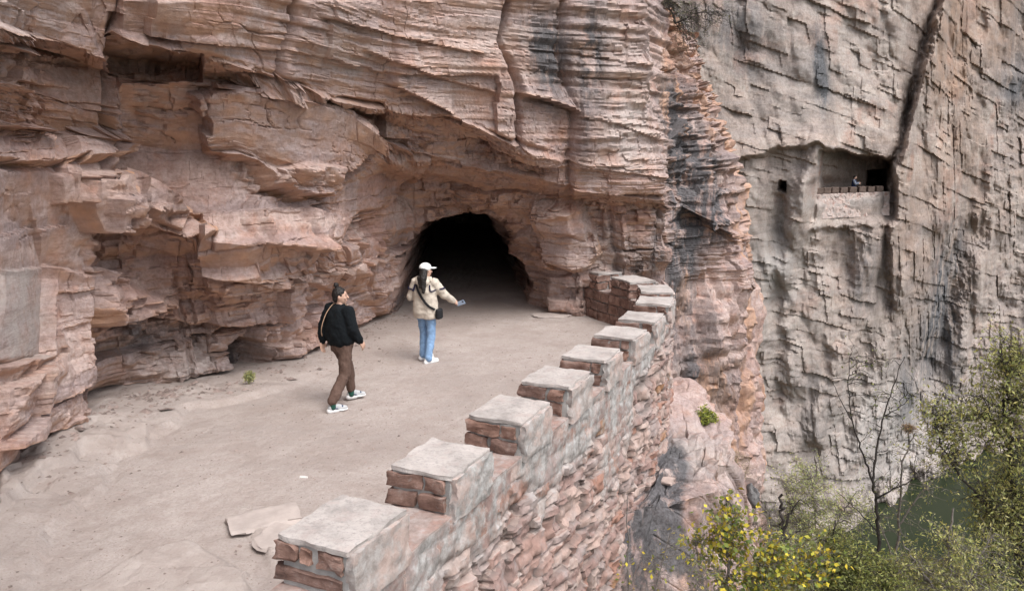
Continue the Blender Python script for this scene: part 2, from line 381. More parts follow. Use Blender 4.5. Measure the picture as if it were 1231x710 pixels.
def loft(G, NX, NY):
    u = np.concatenate([k + np.arange(n) / n for k, n in enumerate(NX)] + [[len(NX)]])
    v = np.concatenate([k + np.arange(n) / n for k, n in enumerate(NY)] + [[len(NY)]])
    i = np.minimum(u.astype(int), len(NX) - 1); fu = (u - i)[None, :, None]
    j = np.minimum(v.astype(int), len(NY) - 1); fv = (v - j)[:, None, None]
    a = G[i][:, j].transpose(1, 0, 2); b = G[i + 1][:, j].transpose(1, 0, 2)
    c = G[i][:, j + 1].transpose(1, 0, 2); d = G[i + 1][:, j + 1].transpose(1, 0, 2)
    P = (a * (1 - fu) + b * fu) * (1 - fv) + (c * (1 - fu) + d * fu) * fv
    pl = G[:, 1, :2]; s = np.concatenate([[0], np.cumsum(np.linalg.norm(np.diff(pl, axis=0), axis=1))])
    S = s[i] * (1 - (u - i)) + s[i + 1] * (u - i)
    return P, np.broadcast_to(S[None], P.shape[:2]).copy(), u, v
P, S, U_, V_ = loft(G, NX, NY)
N = gnormals(P)
if (N * (np.array([0, 0, HC]) - P)).sum(-1).mean() < 0: N = -N
N = blur(blur(N, 14, 0), 14, 1); N = blur(blur(N, 14, 0), 10, 1)
N[..., 2] *= .5
N /= np.linalg.norm(N, axis=-1, keepdims=True)
arc = np.cumsum(np.concatenate([np.zeros((1, P.shape[1])), np.linalg.norm(np.diff(P, axis=0), axis=-1)]), 0)
T = P[..., 2].copy()
for r0_, r1_ in ((3, 4), (5, 6)):                     # along the soffits the pattern runs on into the rock
    i0, i1 = sum(NY[:r0_]), sum(NY[:r1_]); T[i0:i1] += .8 * (arc[i0:i1] - arc[i0:i0 + 1])
px, py = to_px(P)
def jog(u_, v_, a_, b_, sd):                          # square-cut jogs along broken edges
    return _h(np.floor(u_ / a_ + .4 * vn(u_ * 2, v_ * 2, sd)), np.floor(v_ / b_ + .5 * vn(u_ * 1.5, v_ * 1.5, sd + 1)), sd + 2) - .5
wpx = px + 3.5 * jog(T, S, .30, .8, 301) + 2.6 * fbm(S * 1.6, T * 1.6, 4, 303)
wpy = py + 3.0 * jog(S, T, .5, .6, 305) + 2.6 * fbm(S * 1.6, T * 1.6, 4, 307)
SJ = S + .10 * jog(T, S, .30, .9, 311); TJ = T + .03 * jog(S, T, .6, .5, 313)
L1x = [-400, 0, 60, 104, 136, 142, 200, 270, 345, 400, 470, 540, 610, 672, 740, 800]
L1y = [-10, 32, 52, 68, 76, 42, 58, 74, 96, 118, 132, 138, 170, 190, 225, 235]
l1 = np.interp(px, L1x, L1y)
up = sstep(-4, 8, l1 - py)                           # the big upper beds
butt = sstep(600, 700, px) * sstep(245, 225, py)     # first buttress above the roof
col2 = sstep(798, 808, px)                           # second column
low = 1 - np.maximum(up, np.maximum(butt, col2))
soff = np.clip(sstep(2.9, 3.1, V_)[:, None] * sstep(4.1, 3.9, V_)[:, None] + sstep(4.95, 5.1, V_)[:, None] * sstep(6.1, 5.95, V_)[:, None], 0, 1)
SMOOTH = [[(-40, 200), (60, 200), (100, 215), (104, 320), (56, 325), (52, 430), (-40, 440)], [(245, 120), (345, 105), (450, 155), (440, 175), (385, 205), (300, 185), (250, 170)], [(150, 165), (238, 128), (250, 185), (300, 235), (300, 284), (255, 270), (205, 235), (150, 214)],
          [(300, 245), (380, 245), (455, 185), (510, 195), (465, 250), (410, 272), (392, 292), (304, 284)], [(655, 255), (700, 255), (716, 300), (650, 372), (645, 330)]]
smooth = 0
for q in SMOOTH: smooth = np.maximum(smooth, sstep(-4, 8, sdist(wpx, wpy, q)))
plast = sstep(-26, 14, sdist(px, py, [(-60, 325), (56, 322), (50, 424), (-60, 440)]))
calm = (1 - .8 * smooth) * (1 - .6 * soff) * (1 - .9 * plast)
def lev(h, lo=.3, hi=.72, floor=-1.):                            # most blocks keep the common face, some stand out or have fallen away
    return np.where(h > hi, (h - hi) / (1 - hi) * .6 + .4, np.where(h < lo, np.maximum(-(lo - h) / lo * .7 - .3, floor), 0))
D = 0
h, e, fs, ft, r2, r3 = blocks(SJ, TJ, 1.7, .85, 11, .03)
D = D + low * calm * (.22 * lev(h) + .12 * fs * (r2 - .5) * 2 + .12 * ft * (r3 - .3))
h, e1, fs, ft, r2, r3 = blocks(SJ, TJ, .72, .36, 23, .03)
chunk = sstep(-.10, .2, fbm(S * .5, T * .5, 3, 40))
D = D + low * calm * (.125 * lev(h, .34, .66) + .05 * fs * (r2 - .5) * 2) * (.35 + .75 * chunk) - low * calm * .025 * sstep(.02, .0, e1) * (r2 > .5)
fc, ef = facets(SJ, TJ, .85, .6, 61, 1.4)
D = D + low * (1 - .55 * smooth) * (1 - .6 * soff) * (.34 * crag(SJ + .3 * T, TJ, 1.25, .85, 62) + .13 * (.4 + .6 * chunk) * crag(SJ - .2 * T, TJ, .46, .34, 63))
h, e2, fs, ft, r2, r3 = blocks(S + .3 * (SJ - S), T, .26, .12, 35, .06)
chL = sstep(335, 400, py) * sstep(480, 330, px) * sstep(100, 120, px)
ch2 = np.clip(sstep(.04, .25, fbm(S * .9 + 5, T * .9, 3, 44)) + chL, 0, 1.1)
D = D + low * calm * (ch2 + .15) * (.065 * lev(h, .34, .66) + .03 * fs * (r2 - .5))
fc2, ef2 = facets(S, T, .24, .24, 67, 1.3)
D = D + low * calm * (ch2 * .085 + .015) * crag(S, T, .19, .15, 66)
# upper beds: bedding laminae, a few joints
lam = fbm(S * .22 + .6 * vn(S * .5, T * .4, 5), T * 7.5, 5, 71, .66)
lam2 = np.floor((T * 1.0 + .10 * fbm(S * .3, T * .4, 3, 74)) * 12 + 2.5 * vn(S * .12, T * 3, 75)); lamv = _h(lam2, lam2 * 0, 76)
lamjag = _h(lam2, np.floor(S * .8 + 9 * lamv), 77)
strm = sstep(270, 380, px)
D = D + up * calm * (.05 * lam * (.25 + .75 * strm) + (.010 + .036 * strm) * (lamv - .5) + .024 * (lamjag > .6) * strm)
h, e3, fs, ft, r2, r3 = blocks(SJ, TJ, 2.3, 1.5, 91, .03)
D = D + up * calm * (.10 * lev(h) + .16 * fs * (r2 - .5))
fc3, ef3 = facets(SJ, TJ, 1.2, .6, 95, 1.2)
D = D + up * calm * (.16 - .06 * strm) * crag(SJ, TJ, 1.5, .8, 96) + up * calm * (1 - strm) * .10 * crag(SJ, TJ, .55, .5, 97)
D = D + up * (1 - strm) * .03 * np.minimum(0, facets(S, T, .3, .22, 98)[0] * 1.2 - .1)
# buttress and column: vertical ribs with thin beds
D = D + np.maximum(butt * (1 - col2), 0) * (.20 * crag(S, T, 1.1, 1.2, 101) + .035 * lev(blocks(S, T, .7, .18, 103, .1)[0]) + .03 * lam)
h, e4, fs, ft, r2, r3 = blocks(S, T, 1.0, .15, 111, .2)
h5, e5, fs5, ft5, _, _ = blocks(S, T, .8, 1.6, 113, .2)
thin = sstep(330, 250, py) * 1.1 + .35
D = D + col2 * (.09 * lev(h) * thin + .14 * (h5 - .5) + .36 * crag(S, T, .75, 1.4, 117) + .12 * crag(S, T, .3, .45, 118) + .06 * lam)
ribs = -abs(vn(S * .9 + .3 * vn(T * .6, S * 0, 8), T * .12, 120)) * 1.2
D = D + col2 * .5 * ribs
D = D + .015 * fbm(S * 1.2, T * 1.2, 4, 130) + .006 * fbm(S * 8, T * 10, 4, 131)
fc4, ef4 = facets(S + .05 * fbm(S * 5, T * 5, 3, 161), T + .05 * fbm(S * 5, T * 5, 3, 163), .13, .085, 160, 1.3)
pat = sstep(-.05, .25, fbm(S * 1.1 + 3, T * 1.1, 3, 165))
D = D + (low * (.15 + .85 * pat) * (1 - .6 * smooth) + .25 * up * pat + .3 * butt + .4 * col2) * .030 * fc4
def cracks(a_, b_, sd, wd, dp, keep):                 # thin open joints along some cell borders
    h_, e_, _a, _b, r_, q_ = blocks(S + .12 * T, T, a_, b_, sd, .22)
    return -dp * sstep(wd, 0, e_) * sstep(.5 - keep, .8 - keep, vn(S * 1.3, T * 1.3, sd + 3) + .25 * (r_ - .5)) 
D = D + cracks(1.3, 1.0, 171, .03, .05, .45) * (low + .5 * butt) + cracks(.6, .4, 175, .02, .03, .4) * low
D = D + up * cracks(1.8, .9, 179, .025, .04, .4)
# hand-placed slabs and recesses (traced outline, real relief in metres)
PLATES = [
 ([(228, 112), (300, 98), (345, 100), (452, 150), (455, 172), (440, 180), (388, 205), (380, 238), (345, 238), (310, 226), (290, 192), (246, 182), (245, 140)], .26),
 ([(120, 210), (165, 215), (205, 238), (252, 276), (215, 286), (160, 264), (100, 275), (80, 240), (85, 215)], .20),
 ([(296, 235), (378, 240), (452, 182), (520, 190), (470, 250), (412, 275), (396, 300), (300, 290)], .12),
 ([(140, 48), (245, 66), (242, 100), (134, 92)], -.22),
 ([(106, 395), (180, 378), (240, 398), (332, 392), (332, 476), (240, 496), (108, 500)], -.30),
 ([(118, 330), (165, 345), (212, 366), (182, 398), (130, 412), (110, 372)], .28),
 ([(150, 388), (208, 372), (205, 384), (152, 398)], .12),
 ([(306, 424), (318, 410), (340, 414), (348, 440), (340, 460), (310, 462)], -.7),
 ([(645, 240), (700, 245), (718, 300), (690, 322), (662, 318), (650, 280)], .22),
 ([(0, 325), (56, 322), (50, 424), (0, 440)], .03),
 
 ([(340, 190), (384, 196), (380, 236), (348, 236), (310, 224), (312, 200)], .12), ([(96, 235), (118, 232), (120, 275), (98, 277)], .16), ([(60, 210), (82, 206), (84, 240), (62, 244)], .1),
 ([(160, 222), (200, 236), (226, 258), (216, 276), (182, 262), (164, 250)], .14), ([(290, 262), (352, 268), (356, 294), (294, 288)], .10), ([(352, 250), (408, 262), (396, 298), (358, 294)], .14),
 ([(225, 310), (300, 300), (304, 326), (270, 330), (262, 350), (232, 346)], .12), ([(258, 338), (318, 330), (322, 360), (262, 372)], .10), ([(300, 312), (352, 306), (350, 340), (306, 342)], .10),
 ([(182, 372), (238, 366), (240, 392), (184, 396)], -.12), ([(372, 300), (430, 292), (440, 330), (410, 352), (376, 340)], .10), ([(430, 262), (470, 250), (474, 300), (440, 320)], .12),
 ([(655, 245), (690, 250), (694, 276), (660, 274)], .12), ([(700, 248), (726, 250), (726, 290), (704, 288)], -.10), ([(648, 330), (700, 330), (706, 384), (644, 384)], .10), ([(745, 255), (790, 260), (788, 300), (748, 298)], .10),
 ([(0, 190), (60, 196), (130, 188), (126, 160), (60, 160), (0, 150)], .22),
 ([(56, 320), (105, 330), (108, 500), (60, 520), (0, 540), (0, 440), (50, 424)], .16),
]
D = D * (1 - plast) + blur(blur(D, 40, 0), 40, 1) * plast
chamf = 0 * D
for poly, a in PLATES:
    sd_ = sdist(wpx, wpy, poly)
    if .19 < a < .4:                                  # thick slabs break off along a slanting fresh face
        rmp = np.clip((sd_ + 5 + 5 * facets(S, T, .5, .4, 155)[0]) / 7, 0, 1); D = D + a * 1.35 * rmp; chamf = np.maximum(chamf, (rmp > .03) * (rmp < .97) * (wpy > np.mean([q_[1] for q_ in poly])) * 1.)
    else: D = D + a * (1.35 if abs(a) < .35 else 1) * sstep(-1, 2, sd_)
LEDGES = [([(622, 112), (650, 118), (692, 134)], .34, 26), ([(590, 187), (640, 193), (674, 198)], .26, 16), ([(466, 101), (500, 116), (545, 137)], .20, 26),
          ([(430, 60), (520, 92), (600, 112)], .10, 30), ([(690, 140), (740, 150), (796, 170)], .07, 40), ([(640, 60), (700, 66), (780, 80)], .08, 30),
          ([(380, 20), (480, 45), (580, 66)], .09, 26), ([(700, 200), (750, 206), (800, 215)], .08, 20), 
          ([(660, 322), (690, 326), (720, 318)], .1, 20), ([(155, 300), (250, 316), (380, 318)], .08, 12), ([(200, 337), (270, 330), (300, 345)], .12, 18)]
for pl, a, hh in LEDGES:
    xs, ys = zip(*pl); d = np.interp(wpx, xs, ys) - py
    D = D + a * np.where(d > 0, np.exp(-np.maximum(d, 0) / hh), 0) * sstep(xs[0] - 6, xs[0] + 6, wpx) * sstep(xs[-1] + 4, xs[-1] - 6, wpx)
CRACKS = [([(0, 142), (60, 137), (100, 128), (150, 124), (200, 120)], .22, 3.5, .12), ([(0, 353), (50, 347), (96, 336)], .22, 3, .10), ([(0, 612), (50, 603), (100, 622), (180, 626)], .25, 4, -.10),
          ([(0, 682), (60, 676), (130, 690), (235, 684)], .16, 5, .14), ([(330, 106), (500, 108)], .2, 4, 0), ([(250, 735), (330, 742)], .15, 4, .08), ([(40, 470), (100, 466)], .06, 3, .05),
          ([(330, 215), (400, 228), (480, 240)], .10, 3, -.05), ([(0, 775), (80, 778), (190, 795)], 0, 5, 0)]
for pl, a, wd, off in CRACKS:
    ys, xs = zip(*pl); d = wpx - np.interp(py, ys, xs); g = sstep(ys[0] - 4, ys[0] + 2, py) * sstep(ys[-1] + 6, ys[-1] - 6, py)
    D = D - a * np.exp(-(d / wd) ** 2) * g + off * sstep(-2, 2, d) * np.exp(-np.maximum(d, 0) / 60) * g
P2 = P + N * D[..., None]
# the tunnel
px2, py2 = to_px(P2)
ARCH = [(474, 470), (476, 350), (480, 312), (490, 290), (508, 271), (532, 259), (558, 254), (584, 256), (606, 265), (630, 284), (648, 306), (660, 332), (660, 352), (660, 470)]
sd_ = 3 * facets(S, T, .55, .4, 146)[0] + sdist(px2 + 5 * vn(S * 3, T * 3, 140) + 2.5 * vn(S * 11, T * 11, 141), py2 + 5 * vn(S * 3, T * 3, 142) + 2.5 * vn(S * 11, T * 11, 143), ARCH)
di = np.clip(sd_ / 52., 0, 3) * .95                  # metres inside the rim
rt = sstep(575, 625, px2)
push = np.where(di > 0, (1 - rt) * 20 * sstep(.02, .28, di) + rt * (np.minimum(di * 2.6, 1.1) + 19 * sstep(.28, .6, di)), 0)
P2 = P2 + push[..., None] * np.array([-.06, .998, 0])
rim = (di > 0) * sstep(0, .12, di)
P2[..., 0] += rim * (.30 * (crag(push, T, .7, .55, 147) + .12) + .12 * crag(push, T, .25, .2, 148)) * np.where(px2 > 565, 1, -.6)
P2[..., 2] += rim * .25 * crag(push, S, .8, .5, 149) * sstep(300, 275, py2)
N2 = gnormals(P2)
if (N2 * N).sum(-1).mean() < 0: N2 = -N2
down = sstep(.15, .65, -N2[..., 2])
fresh_bounce = np.clip(blur(blur(down, 1, 0), 2, 1) * .95 + .9 * chamf + .12 * low * sstep(.05, .3, fbm(S * .7, T * .9, 4, 150)) + col2 * .85 * sstep(.04, .26, fbm(S * 1.5, T * .35, 4, 151)), 0, 1)  # downward faces: bare rock orange plus painted bounce light; chamfers, patches: bare rock
fresh_bounce = fresh_bounce * sstep(3., .3, push)
def spots(lst):
    r = 0
    for x, y, rx, ry, a in lst:
        r = r + a * np.exp(-(((px - x) / rx) ** 2 + ((py - y) / ry) ** 2))
    return r
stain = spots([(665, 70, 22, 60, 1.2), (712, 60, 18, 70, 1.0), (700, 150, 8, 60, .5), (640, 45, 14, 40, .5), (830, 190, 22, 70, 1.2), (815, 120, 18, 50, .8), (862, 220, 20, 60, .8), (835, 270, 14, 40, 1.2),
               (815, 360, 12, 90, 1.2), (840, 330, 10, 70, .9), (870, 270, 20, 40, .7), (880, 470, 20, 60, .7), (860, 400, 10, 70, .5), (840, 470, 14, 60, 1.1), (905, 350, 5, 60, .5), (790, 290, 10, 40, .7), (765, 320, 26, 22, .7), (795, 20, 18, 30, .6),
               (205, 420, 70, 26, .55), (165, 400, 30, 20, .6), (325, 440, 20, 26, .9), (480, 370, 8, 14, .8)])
pale = sstep(-5, 5, sdist(wpx + 14 * fbm(S * 2, T * 2, 4, 170), wpy + 14 * fbm(S * 2, T * 2, 4, 174), [(-60, 325), (56, 322), (50, 424), (-60, 440)])) * .7 + spots([(400, 60, 80, 60, .25), (600, 60, 60, 60, .3), (740, 60, 40, 120, .35), (760, 150, 30, 60, .4), (230, 450, 90, 24, .5), (60, 10, 90, 40, .3), (330, 150, 70, 30, .2), (740, 300, 40, 26, .35), (700, 340, 30, 30, .4)]) * (1 + fbm(S * 1.2, T * 1.2, 3, 160))
cliff = grid_mesh('cliff', P2, rock, None, 27, {'fresh_bounce': fresh_bounce, 'stain': np.clip(stain, 0, 1.2), 'pale': np.clip(pale, 0, 1)})
tag(cliff, 'tall pink sandstone cliff of jutting slabs with the dark tunnel mouth', 'cliff', kind='structure')

# ------------------------------------------------------------------ far cliff
FP = [(560, 36), (800, 41), (880, 44.5), (985, 46.8), (1062, 49.5), (1100, 52), (1150, 57), (1231, 62), (1400, 66)]
FPX = np.array([at_y(p_, 230, y_)[:2] for p_, y_ in FP]); FS = np.concatenate([[0], np.cumsum(np.linalg.norm(np.diff(FPX, axis=0), axis=1))])
na, nz = 700, 760
a = np.linspace(0, FS[-1], na)[None, :] + np.zeros((nz, 1)); z = np.linspace(-22, 30, nz)[:, None] + np.zeros((1, na))
B = np.zeros((nz, na, 3)); B[..., 0] = np.interp(a, FS, FPX[:, 0]); B[..., 1] = np.interp(a, FS, FPX[:, 1]); B[..., 2] = z
tg = blur(np.gradient(B[0, :, :2], axis=0), 60, 0); tg /= np.linalg.norm(tg, axis=1, keepdims=True)
NO = np.array([-.40, -.9165])[None, None] + np.zeros((nz, na, 1))     # the face looks back towards the path
px, py = to_px(B)
dip = z + .22 * a                                    # the far beds dip gently down to the right
lowr = np.clip(sstep(230, 330, py) + sstep(1080, 1150, px), 0, 1)
D = 1.2 * fbm(a * .07, z * .06, 3, 200) + .35 * fbm(a * .3, z * .14, 4, 205)
msk = sstep(-.15, .2, fbm(a * .12, z * .12, 3, 211)); msk2 = sstep(-.12, .2, fbm(a * .3, z * .25, 3, 221))
h, e, fs, ft, r2, r3 = blocks(a + .2 * z, dip, 2.6, 1.5, 210, .08); D = D + .24 * lev(h, floor=-.4) + .30 * fs * (r2 - .5) - .25 * ft * r3
h, e, fs, ft, r2, r3 = blocks(a + .1 * z, dip, 1.0, .62, 213, .08); D = D + (.17 * lev(h, .3, .6, -.35) - .13 * ft * r2) * (.2 + .9 * msk2)
h, e, fs, ft, r2, r3 = blocks(a, dip + .2 * a, .5, .30, 216, .08); D = D + .09 * lev(h, floor=-.4) * (.2 + .9 * msk)
h, e, fs, ft, r2, r3 = blocks(a + .28 * z, z, 1.2, 4.2, 218, .12); D = D + (.12 * lev(h, floor=-.2) + .3 * fs * (r2 - .5)) * (.2 + .8 * lowr)
h, e, fs, ft, r2, r3 = blocks(a + .22 * z, z, .42, 1.6, 219, .14); 
D = D + .5 * fbm(a * .55 + .12 * z, z * .09, 4, 234) * (.4 + .6 * lowr) - .2 * abs(fbm(a * 1.3 + .3 * z, z * .16, 3, 236)) * lowr
D = .8 * D + 1.0 * crag(a + .3 * z, z, 3.4, 4.0, 231) + .42 * crag(a + .25 * z, dip, 1.3, 1.6, 232) + .17 * (.4 + .6 * msk2) * crag(a, dip, .55, .5, 238)
wx = px + 9 * fbm(a * .5, z * .5, 5, 240, .6); wy = py + 8 * fbm(a * .5, z * .5, 5, 241, .6)
# the big corner crack, the mass to its right standing proud
xc = np.interp(py, [-200, 0, 90, 200, 300, 400, 700], [1150, 1127, 1102, 1070, 1060, 1062, 1075])
dx = wx - xc
upper = sstep(420, 250, py)
D = D + 2.6 * sstep(-1, 12, dx) * np.exp(-np.maximum(dx, 0) / 110) * upper - 1.7 * np.exp(-(dx / (5 + 4 * msk2)) ** 2) * (.55 + .9 * vn(z * .5, a * .05, 239)) * sstep(330, 200, py)
D = D + 1.0 * sstep(30, -20, dx) * sstep(-1, 6, np.interp(px, [880, 985, 1020, 1060, 1075], [196, 176, 186, 200, 190]) - wy) * np.exp(-np.maximum(np.interp(px, [880, 985, 1020, 1060, 1075], [196, 176, 186, 200, 190]) - wy, 0) / 70)
# ribs below the far road, running down to the left
for x0, y0, x1, y1, wd, am in ((990, 180, 940, 320, 18, 1.6), (1060, 250, 985, 520, 16, 1.3), (1100, 300, 1030, 540, 14, 1.0), (1165, 280, 1090, 540, 14, -1.2), (1180, 60, 1120, 260, 20, 1.0), (940, 240, 930, 500, 12, -.9), (1215, 100, 1160, 420, 18, .9)):
    t = np.clip(((wx - x0) * (x1 - x0) + (wy - y0) * (y1 - y0)) / ((x1 - x0) ** 2 + (y1 - y0) ** 2), 0, 1)
    d = np.hypot(wx - x0 - t * (x1 - x0), wy - y0 - t * (y1 - y0)); D = D + am * np.exp(-(d / wd) ** 2)
D = D + (2.6 * crag(a, z, 3.2, 2.2, 245) + 1.2 * crag(a, z, 1.2, 1., 246) + .8) * sstep(-17.5, -20, z)
# road notch and tunnel
NOTCH = [(984, 236), (990, 182), (1003, 178), (1040, 186), (1072, 196), (1066, 236)]
TUN = [(1040, 240), (1042, 206), (1069, 204), (1068, 240)]
D = D * (1 - .93 * sstep(-14, 2, sdist(px, py, [(980, 262), (984, 224), (1066, 222), (1068, 256)])))
D = D + (.55 + .4 * fbm(a * .8, z * .8, 3, 247)) * sstep(-4, 4, sdist(wx, wy, [(976, 275), (980, 239), (1066, 237), (1070, 270)]))
nd = sdist(wx, wy, NOTCH)
D = D - 3.6 * sstep(-1, 3, nd) - 9 * sstep(0, 4, sdist(px, py, TUN)) * sstep(0, 3, nd)
D = D - 2.4 * sstep(-1, 2, sdist(.4 * px + .6 * wx, .4 * py + .6 * wy, [(934, 229), (936, 217), (946, 218), (945, 230)]))
P3 = B.copy(); P3[..., :2] += D[..., None] * NO
P3[..., :2] += (np.maximum(z - 9, 0) * -.12)[..., None] * NO * -1
N3 = gnormals(P3)
if (N3[..., :2] * NO).sum(-1).mean() < 0: N3 = -N3
stain = spots([(985, 70, 8, 40, 1.2), (992, 110, 7, 30, 1.0), (1130, 350, 12, 70, 1.0), (1115, 420, 12, 50, .9), (1150, 300, 10, 50, .7), (1215, 110, 22, 30, .8), (1090, 470, 14, 50, .8), (1145, 420, 10, 60, .8), (850, 30, 60, 40, .6), (1040, 300, 20, 30, .4), (905, 60, 30, 80, .4), (1035, 340, 14, 40, .5), (975, 480, 30, 50, .4), (1225, 40, 20, 60, .5)])
pale = .35 * sstep(300, 520, py) + spots([(1075, 520, 60, 70, .8), (940, 340, 40, 60, .5), (1010, 60, 60, 60, .25), (960, 120, 40, 60, .3), (1010, 240, 50, 8, .8), (930, 300, 25, 60, .5)])
red = np.clip(spots([(1160, 20, 40, 60, 1.2), (1140, 110, 25, 70, .9), (1100, 260, 40, 100, .5), (1215, 30, 30, 50, .7), (1000, 420, 30, 60, .4), (1170, 200, 30, 60, .35)]) * (.8 + fbm(a * .5, z * .5, 3, 250)), 0, 1)
fresh_bounce = np.clip(.55 * sstep(.25, .7, -N3[..., 2]) + .75 * red, 0, 1)  # downward faces tinted as bare rock with bounce light; red areas are rock colour
cliff2 = grid_mesh('far_cliff', P3, rock_far, None, 34, {'fresh_bounce': fresh_bounce, 'stain': np.clip(stain, 0, 1.2), 'pale': np.clip(pale, 0, 1)})
tag(cliff2, 'grey tan cliff across the gorge bend with a small notched tunnel', 'cliff', kind='structure')

# ------------------------------------------------------------------ path
INNER = np.array([(-3.7, 0.0), (-2.07, 3.6), (-1.51, 4.8), (-.96, 6.0), (-.41, 7.2), (.105, 8.3), (.61, 9.39), (1.11, 10.55), (1.565, 11.5), (2.01, 12.75), (2.25, 13.7), (2.3, 14.5), (2.08, 15.2), (1.72, 15.85), (1.45, 16.5)])
def catmull(Pn, k=24):
    Q = np.vstack([2 * Pn[0] - Pn[1], Pn, 2 * Pn[-1] - Pn[-2]]); out = []
    for i in range(1, len(Q) - 2):
        t = np.linspace(0, 1, k, endpoint=False)[:, None]; a, b, c, d = Q[i - 1], Q[i], Q[i + 1], Q[i + 2]
        out.append(.5 * (2 * b + (c - a) * t + (2 * a - 5 * b + 4 * c - d) * t * t + (3 * b - a - 3 * c + d) * t ** 3))
    out.append(Pn[-1:]); return np.vstack(out)
CUR = catmull(INNER); CS = np.concatenate([[0], np.cumsum(np.linalg.norm(np.diff(CUR, axis=0), axis=1))])
TG = np.gradient(CUR, axis=0); TG /= np.linalg.norm(TG, axis=1, keepdims=True)
def curve(s, off=0.):
    s = np.asarray(s, float); x = np.interp(s, CS, CUR[:, 0]); y = np.interp(s, CS, CUR[:, 1]); tx = np.interp(s, CS, TG[:, 0]); ty = np.interp(s, CS, TG[:, 1])
    return np.stack([x + ty * off, y - tx * off], -1)
S_M0 = CS[2 * 24]                                    # arc length at the first merlon
nx, ny = 380, 620
yy = np.concatenate([np.linspace(1.5, 19, ny - 80), np.linspace(19.1, 40, 80)])[:, None]
k_ = np.argmax(CUR[:, 1] > 14.4)
xr = np.interp(yy, np.append(CUR[:k_, 1], [15.5, 17, 18, 40]), np.append(CUR[:k_, 0] + .25, [2.3, 2.0, 1.4, 1.0]))
fx = np.linspace(0, 1, nx)[None, :]; xx = -8 + (xr + 8) * fx; yy = yy + 0 * xx
foot = np.array([(c[0], c[1]) for c in G[:17, 0, :2]])
def pdist(x, y, pts):
    d = np.full(x.shape, 99.)
    for k in range(len(pts) - 1):
        (x0, y0), (x1, y1) = pts[k], pts[k + 1]; ex, ey = x1 - x0, y1 - y0
        t = np.clip(((x - x0) * ex + (y - y0) * ey) / (ex * ex + ey * ey), 0, 1); d = np.minimum(d, np.hypot(x - x0 - t * ex, y - y0 - t * ey))
    return d
dw = pdist(xx, yy, [tuple(p) for p in G[:13, 0, :2]])
zz = .04 * fbm(xx * .5, yy * .5, 4, 400, .4) + .010 * fbm(xx * 3, yy * 3, 4, 401) + .008 * vn(xx * 14, yy * 14, 402)
ap_b = lev(blocks(xx, yy, .5, .35, 430, .15)[0]); zz = zz + (.03 * ap_b + .07 * crag(xx, yy, .7, .45, 431)) * sstep(1.0, .5, dw + .3 * fbm(xx * 1.5, yy * 1.5, 3, 403)) * sstep(12.5, 11, yy)
apron = sstep(1.1, .0, dw + .3 * fbm(xx * 1.5, yy * 1.5, 3, 403)) * sstep(15, 12, yy)
zz = zz + .08 * apron + .08 * sstep(.85, .72, dw + .25 * fbm(xx * 1.2, yy * 1.2, 4, 404)) * sstep(12, 10.5, yy)
gp = np.stack([xx, yy, 0 * xx], -1); gx, gy = to_px(gp); gwx = gx + 10 * fbm(xx * 3, yy * 3, 4, 405); gwy = gy + 6 * fbm(xx * 3, yy * 3, 4, 406)
slab = 0 * xx
for poly, hgt in (([(286, 620), (330, 612), (352, 625), (330, 700), (316, 650), (292, 640)], .05), ([(170, 668), (225, 652), (260, 668), (300, 690), (300, 740), (60, 740), (120, 700)], .06), ([(60, 545), (110, 520), (185, 520), (180, 545), (100, 560), (0, 640), (0, 590)], .10)):
    g = sstep(-1, 4, sdist(gwx, gwy, poly)); hb = blocks(xx, yy, .5, .3, 410, .25)
    zz = zz + g * (hgt + .035 * (hb[0] - .5)); slab = np.maximum(slab, g)
slab = np.maximum(slab, .7 * sstep(.6, .3, dw) * sstep(12, 10.5, yy))
PT = np.stack([xx, yy, zz], -1)
path = grid_mesh('path', PT, dust, None, 60, {'slab': slab})
tag(path, 'dusty pale dirt path running into the tunnel', 'path', kind='structure')
def ground_z(x, y):
    i = np.argmin(abs(yy[:, 0] - y)); return float(np.interp(x, xx[i], zz[i]))

# gravel
rng = np.random.default_rng(5)
def pebble(rng, sc, flat=.55):
    b = np.array([(-1, 0, 0), (0, -1, 0), (1, 0, 0), (0, 1, 0), (0, 0, 1)], float); b = b + rng.normal(0, .28, b.shape); b[:, 2] *= flat
    return b * sc
vs, fs_ = [], []
TRI = np.array([(0, 1, 4), (1, 2, 4), (2, 3, 4), (3, 0, 4)])
n = 0
while n < 5200:
    y = rng.uniform(3.6, 17) ; x = rng.uniform(-6, 2.2)
    near = n < 420
    if near:
        k9 = rng.integers(2, 12); t9 = rng.random(); q9 = G[k9, 0, :2] * (1 - t9) + G[k9 + 1, 0, :2] * t9; x = q9[0] + abs(rng.normal(.15, .35)); y = q9[1] - abs(rng.normal(0, .2))
        if y < 3: continue
    xi = np.interp(y, CUR[:, 1][:k_], CUR[:k_, 0])
    if x > xi - .02 or (not near and abs(vn(np.array(x * .7), np.array(y * .7), 420) + .1) > .32 * rng.random() + .1): continue
    s = rng.gamma(1.3, .0036) + .0045 if not near else rng.gamma(1.5, .011) + .012
    a_ = rng.uniform(0, 6.3); p = pebble(rng, s); q = p.copy(); q[:, 0] = p[:, 0] * math.cos(a_) - p[:, 1] * math.sin(a_); q[:, 1] = p[:, 0] * math.sin(a_) + p[:, 1] * math.cos(a_)
    q += (x, y, ground_z(x, y)); fs_.append(TRI + 5 * n); vs.append(q); n += 1
gravel = mesh_np('gravel', np.vstack(vs), np.vstack(fs_), simple('pebble', (.25, .195, .175), .9, .6, 9, 0))
tag(gravel, 'loose pebbles strewn over the dirt path', 'gravel', kind='stuff')

